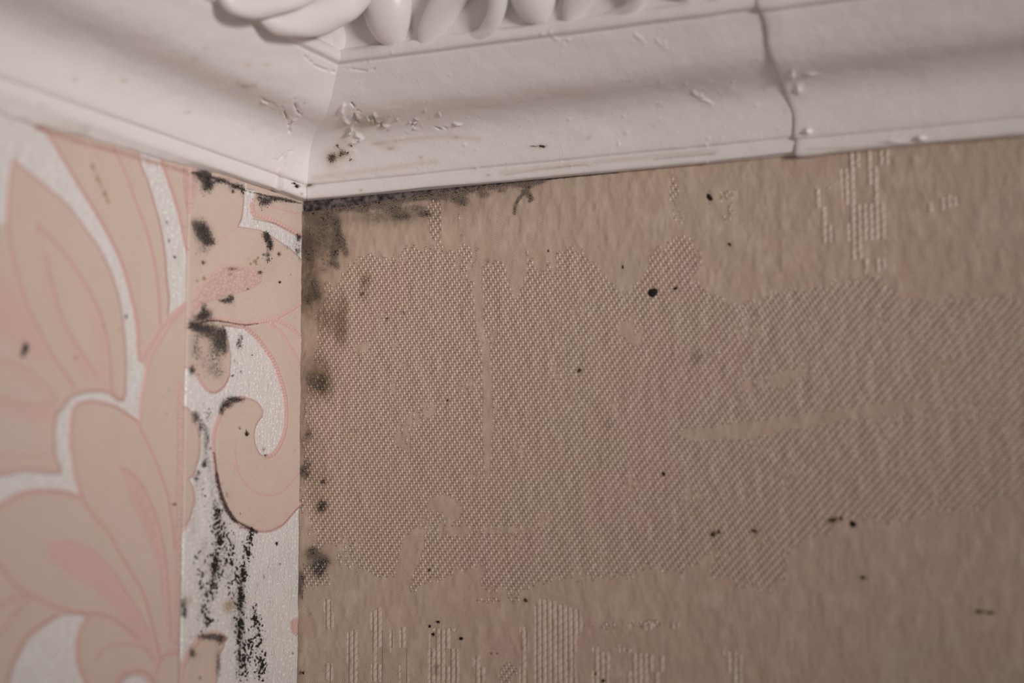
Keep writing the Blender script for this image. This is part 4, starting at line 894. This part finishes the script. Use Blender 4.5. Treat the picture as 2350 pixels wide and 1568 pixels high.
# on the strip left of the corner
GS = 'mould patches on the narrow floral strip'
colony('L', 'black mould patch at the strip\'s top left, hanging from the cornice edge', [(460, 404, 15, 12, 110), (476, 412, 9, 14, 120), (478, 430, 10, 12, 70), (470, 440, 20, 12, 40)], .6, 2.6, group=GS)
colony('L', 'band of black mould on the strip just under the cornice edge, toward the corner', [(510, 417, 18, 6, 80), (540, 430, 14, 8, 90), (556, 442, 5, 10, 50), (535, 441, 3, 3, 10), (605, 455, 18, 7, 90), (630, 460, 24, 5, 60), (603, 470, 14, 10, 60)], .6, 2.2, group=GS)
colony('L', 'round sooty mould patch on the beige petal beside the seam, above the pink pod', [(462, 526, 17, 22, 200), (472, 542, 15, 16, 170), (484, 558, 12, 9, 80), (466, 575, 18, 18, 60), (466, 603, 4, 4, 14)], .6, 2.4, group=GS)
colony('L', 'small upright black mould patch on the large petal, right of centre', [(612, 545, 7, 11, 110), (620, 562, 6, 11, 110), (614, 590, 10, 12, 34), (640, 583, 3, 3, 8)], .6, 2.4, group=GS)
colony('L', 'mould patch at the foot of the pink pod, touching the seam', [(467, 706, 7, 12, 80), (456, 728, 15, 8, 100), (474, 724, 11, 10, 80), (440, 742, 7, 6, 50)], .6, 2.2, group=GS)
colony('L', 'small mould patch just below the middle of the pink pod', [(523, 690, 11, 6, 80), (530, 682, 6, 6, 40), (510, 692, 9, 5, 30)], .6, 2.0, group=GS)
colony('L', 'largest mould patch, covering the drooping beige leaf below the rope-edged petal', [(480, 755, 28, 12, 190), (502, 785, 16, 22, 190), (512, 765, 9, 14, 90), (515, 810, 8, 16, 70), (455, 752, 16, 6, 80), (442, 850, 7, 10, 40), (478, 830, 30, 34, 190), (448, 800, 12, 26, 70)], .5, 2.0, group=GS)
colony('L', 'black mould along the top rim of the curled scroll', [(540, 917, 18, 5, 110), (520, 931, 12, 7, 90), (508, 946, 6, 9, 50)], .6, 2.0, group=GS)
colony('L', 'dark mould line along the lower left rope of the curled scroll', [(499, 1105, 3, 16, 60), (507, 1138, 3.5, 16, 80), (519, 1165, 4, 13, 80), (533, 1188, 5, 9, 60), (560, 1211, 14, 4, 50)], .6, 2.0, group=GS)
colony('L', 'scatter of mould flecks on the white ground beside the bulging leaf edges at the seam', [(447, 958, 7, 14, 50), (458, 985, 4, 12, 36), (468, 1068, 5, 7, 30), (455, 1088, 8, 9, 36), (480, 955, 10, 20, 30), (476, 1010, 12, 36, 36), (470, 1130, 14, 30, 40)], .7, 2.6, group=GS, stretch=1.8)
colony('L', 'long speckled mould streak on the white ground, nearer the seam', [(500, 1190, 12, 30, 110), (504, 1240, 14, 34, 170), (494, 1300, 16, 36, 190), (486, 1350, 14, 26, 130), (474, 1420, 16, 26, 110), (530, 1270, 16, 50, 100), (460, 1320, 14, 60, 80), (540, 1340, 16, 60, 70)], .8, 4.3, group=GS, stretch=2.1, many=1.15)
colony('L', 'long speckled mould streak on the white ground, nearer the corner', [(575, 1235, 8, 16, 50), (566, 1265, 9, 22, 80), (558, 1320, 9, 26, 110), (552, 1370, 9, 32, 150), (550, 1440, 12, 36, 170), (556, 1520, 14, 40, 190), (585, 1410, 9, 26, 70), (596, 1460, 10, 26, 80), (600, 1530, 14, 30, 130), (575, 1490, 18, 50, 110)], .8, 4.3, group=GS, stretch=2.1, many=1.15)
colony('L', 'mould along the dark rim of the small leaf at the bottom edge', [(470, 1460, 26, 6, 100), (440, 1492, 8, 12, 50), (504, 1470, 8, 12, 50), (500, 1530, 5, 34, 60), (425, 1405, 5, 20, 50)], .6, 2.2, group=GS)
colony('L', 'greyish mould flecks on the white wedge by the corner, below the pink rope', [(684, 542, 5, 7, 40), (678, 566, 9, 18, 70), (686, 590, 4, 8, 24)], .6, 1.8, group=GS)
colony('L', 'grey flecks on the white ground right of the mouldy drooping leaf', [(548, 786, 8, 14, 50), (552, 772, 5, 6, 20), (578, 815, 4, 8, 10), (540, 850, 10, 16, 22), (553, 853, 2, 3, 5)], .6, 2.0, group=GS)
# on the right wall
GR = 'mould patches on the beige woven paper'
colony('R', 'long band of black mould along the cut paper edge under the filler strip', [(x, np.interp(x, [e[0] for e in EDGE], [e[1] for e in EDGE]) + 5, 22, 5, 80) for x in range(715, 1330, 32)] + [(905, 482, 16, 10, 70), (925, 497, 14, 7, 60), (975, 492, 12, 6, 60), (1050, 455, 18, 8, 70), (1060, 466, 10, 7, 40), (830, 480, 12, 8, 40)], .5, 2.2, M_mould, group=GR)
colony('R', 'dark mould patch in the top corner of the beige paper', [(748, 500, 20, 14, 130), (772, 512, 10, 12, 90), (776, 542, 9, 18, 130), (786, 562, 9, 14, 90), (768, 582, 9, 14, 80), (770, 608, 8, 12, 50), (708, 570, 14, 40, 110), (735, 560, 30, 50, 110)], .5, 2.2, group=GR)
colony('R', 'smudged grey mould patch beside the corner, below the top corner patch', [(722, 662, 15, 18, 90), (730, 680, 8, 8, 60), (706, 690, 10, 12, 60), (710, 640, 14, 24, 50)], .5, 2.0, group=GR)
colony('R', 'branching thread of black mould hanging below the filler strip', [(1213, 430, 6, 6, 40), (1200, 447, 6, 8, 40), (1188, 464, 4, 8, 30), (1181, 484, 3, 6, 26), (1216, 452, 4, 6, 30), (1235, 420, 14, 5, 60)], .5, 1.9, group=GR)
colony('R', 'brownish mould smear on the weave below the top corner patch, right of it', [(836, 642, 5, 14, 50), (846, 645, 4, 12, 40), (832, 675, 5, 5, 30)], .5, 1.6, M_brown, group=GR)
colony('R', 'brown-green mould bloom by the corner at mid height', [(715, 866, 12, 18, 60), (738, 870, 14, 14, 60), (733, 892, 12, 10, 40)], .5, 1.6, M_brown, group=GR)
colony('R', 'small mould tuft on the corner edge, level with the scroll\'s curl', [(709, 995, 6, 8, 50), (700, 1008, 6, 8, 30)], .5, 1.8, group=GR)
colony('R', 'mould tuft on the corner edge, level with the scroll\'s lower rope', [(696, 1080, 5, 9, 60), (704, 1072, 8, 14, 50), (743, 1106, 4, 4, 24)], .5, 2.0, group=GR)
colony('R', 'small square-edged mould patch on the weave, right of the scroll\'s bottom', [(741, 1160, 8, 11, 90), (735, 1170, 9, 8, 60)], .5, 2.0, group=GR)
colony('R', 'large black mould patch on the beige paper near the bottom of the corner', [(718, 1268, 13, 9, 110), (736, 1290, 11, 12, 130), (733, 1312, 9, 10, 90), (748, 1288, 12, 9, 60), (722, 1296, 18, 24, 60)], .5, 2.3, group=GR)
colony('R', 'ragged mould fringe on the corner edge, below the large lower patch', [(696, 1330, 5, 16, 80), (695, 1362, 4, 16, 80), (697, 1300, 4, 10, 24)], .5, 2.2, group=GR)
# on the cornice
colony(t2, 'crumbly brown-black mould patch on the white cornice, right of the mitre', [(764, 360, 9, 8, 110), (760, 366, 8, 9, 60), (784, 352, 5, 8, 60), (796, 352, 8, 4, 34), (774, 335, 4, 4, 20), (806, 334, 5, 3, 18), (804, 368, 6, 4, 14)], .6, 2.6, M_brown, many=0.8)
spot(t2, 'smudged brown dirt spot low on the white cornice, above the black filler band\'s tapered end', [(1244, 336, 8, 3.5, .2), (1226, 336, 6, 1.2, .1)], M_brown)
spot(t1, 'black mould spot on the cornice foot, just left of the mitre', [(681, 428, 4.5, 3.5, .4), (676, 421, 4, 1.8, .5)])
# single spots
GP = 'single mould spots on the beige paper'
for lab, parts, mt in [
    ('largest round black mould spot, alone on the beige weave', [(1498, 672, 11, 12, 0)], None),
    ('small black speck just right of the largest round spot', [(1550, 662, 4, 5.5, .5)], None),
    ('slanting black mould spot high on the beige paper, below the cornice', [(1628, 453, 5.5, 11, -.55)], None),
    ('small dark speck below and right of the slanting spot', [(1674, 561, 5, 3.5, .5)], None),
    ('tiny dark speck above and left of the largest round spot', [(1429, 613, 3, 4, 0)], None),
    ('pinhead black speck right of the three woven points at the top', [(1258, 576, 2.2, 2.6, 0)], None),
    ('small brown speck on the weave in the middle of the beige paper', [(1330, 850, 5, 5, 0)], M_brown),
    ('small dark speck on the weave, lower middle of the beige paper', [(1523, 1088, 5, 5, .4)], None),
    ('black mould spot at the lower right, with a brown smear on its left', [(1957, 1203, 8, 8, 0)], None),
    ('brown mould smear at the lower right, left of the black spot', [(1912, 1194, 9, 5.5, -.2), (1930, 1190, 5, 5, 0)], M_brown),
    ('dim brown spot on the weave\'s lower edge, left one of a pair', [(1636, 1227, 6, 6, 0), (1650, 1222, 4, 5, 0)], M_brown),
    ('dim brown spot on the weave\'s lower edge, right one of a pair', [(1731, 1219, 7, 4, .3)], M_brown),
    ('cluster of three black specks above the ribbed columns at the bottom', [(986, 1438, 4, 3.5, 0), (994, 1456, 4, 4.5, 0), (1005, 1428, 5, 3.5, .6)], None),
    ('black speck right of the three-speck cluster, above the ribs', [(1058, 1466, 5, 4.5, 0)], None),
    ('pair of pinhead specks right of the ribs\' black speck', [(1127, 1500, 1.8, 2.0, 0), (1141, 1500, 1.8, 2.0, 0)], None),
    ('black speck at the very bottom edge of the beige paper', [(1384, 1563, 5, 4, 0), (1366, 1547, 3, 3, 0)], None),
    ('brown elongated smear near the right edge, low on the beige paper', [(2247, 1404, 9, 4.5, .1), (2272, 1407, 9, 4, .1)], M_brown),
    ('faint brown smudge on the plain band below the black lower right spot', [(1980, 1326, 6, 4.5, .2)], M_brown),
    ('dim brown speck above the strongest ribs', [(1206, 1378, 4.5, 5, 0)], M_brown),
    ('tiny dark speck on the weave near the corner, at the height of the corner bloom', [(888, 731, 2.2, 2.4, 0)], None),
    ('tiny dark speck on the weave, left of the smooth vertical line', [(1027, 919, 2.0, 3.0, 0)], None),
    ('tiny black speck at the weave\'s bottom edge, right of the large lower patch', [(985, 1309, 2.6, 2.6, 0)], None),
    ('black speck on the corner edge at the bottom of the beige paper', [(696, 1545, 3, 3.4, 0)], None)]:
    spot('R', lab, parts, mt, GP)
GL = 'single mould spots on the floral paper'
for lab, parts, mt in [
    ('blurred black mould spot at the far left, on the rose petal', [(58, 800, 8, 13, .15), (52, 815, 5, 5, 0)], None),
    ('small black speck in the white channel left of the long pink stem', [(290, 727, 3, 5, .2)], None),
    ('small slanting black speck in the white gap beside the seam', [(401, 590, 2.4, 4.5, -.5)], None),
    ('tiny black speck in the white gap beside the seam, above the slanting one', [(388, 553, 2, 3.4, 0)], None),
    ('orange-brown crumb beside the rose band near the seam', [(401, 1158, 4.5, 2.4, -.1)], M_brown),
    ('star-shaped black speck inside the scroll\'s curl', [(566, 997, 3.6, 4.5, 0), (565, 989, 1.2, 4, 0)], None),
    ('black dot on the large petal, right of the pink pod', [(642, 648, 2.6, 2.8, 0)], None),
    ('black dot on the white ground below the scroll', [(635, 1248, 2.8, 4.0, 0)], None)]:
    spot('L', lab, parts, mt, GL)
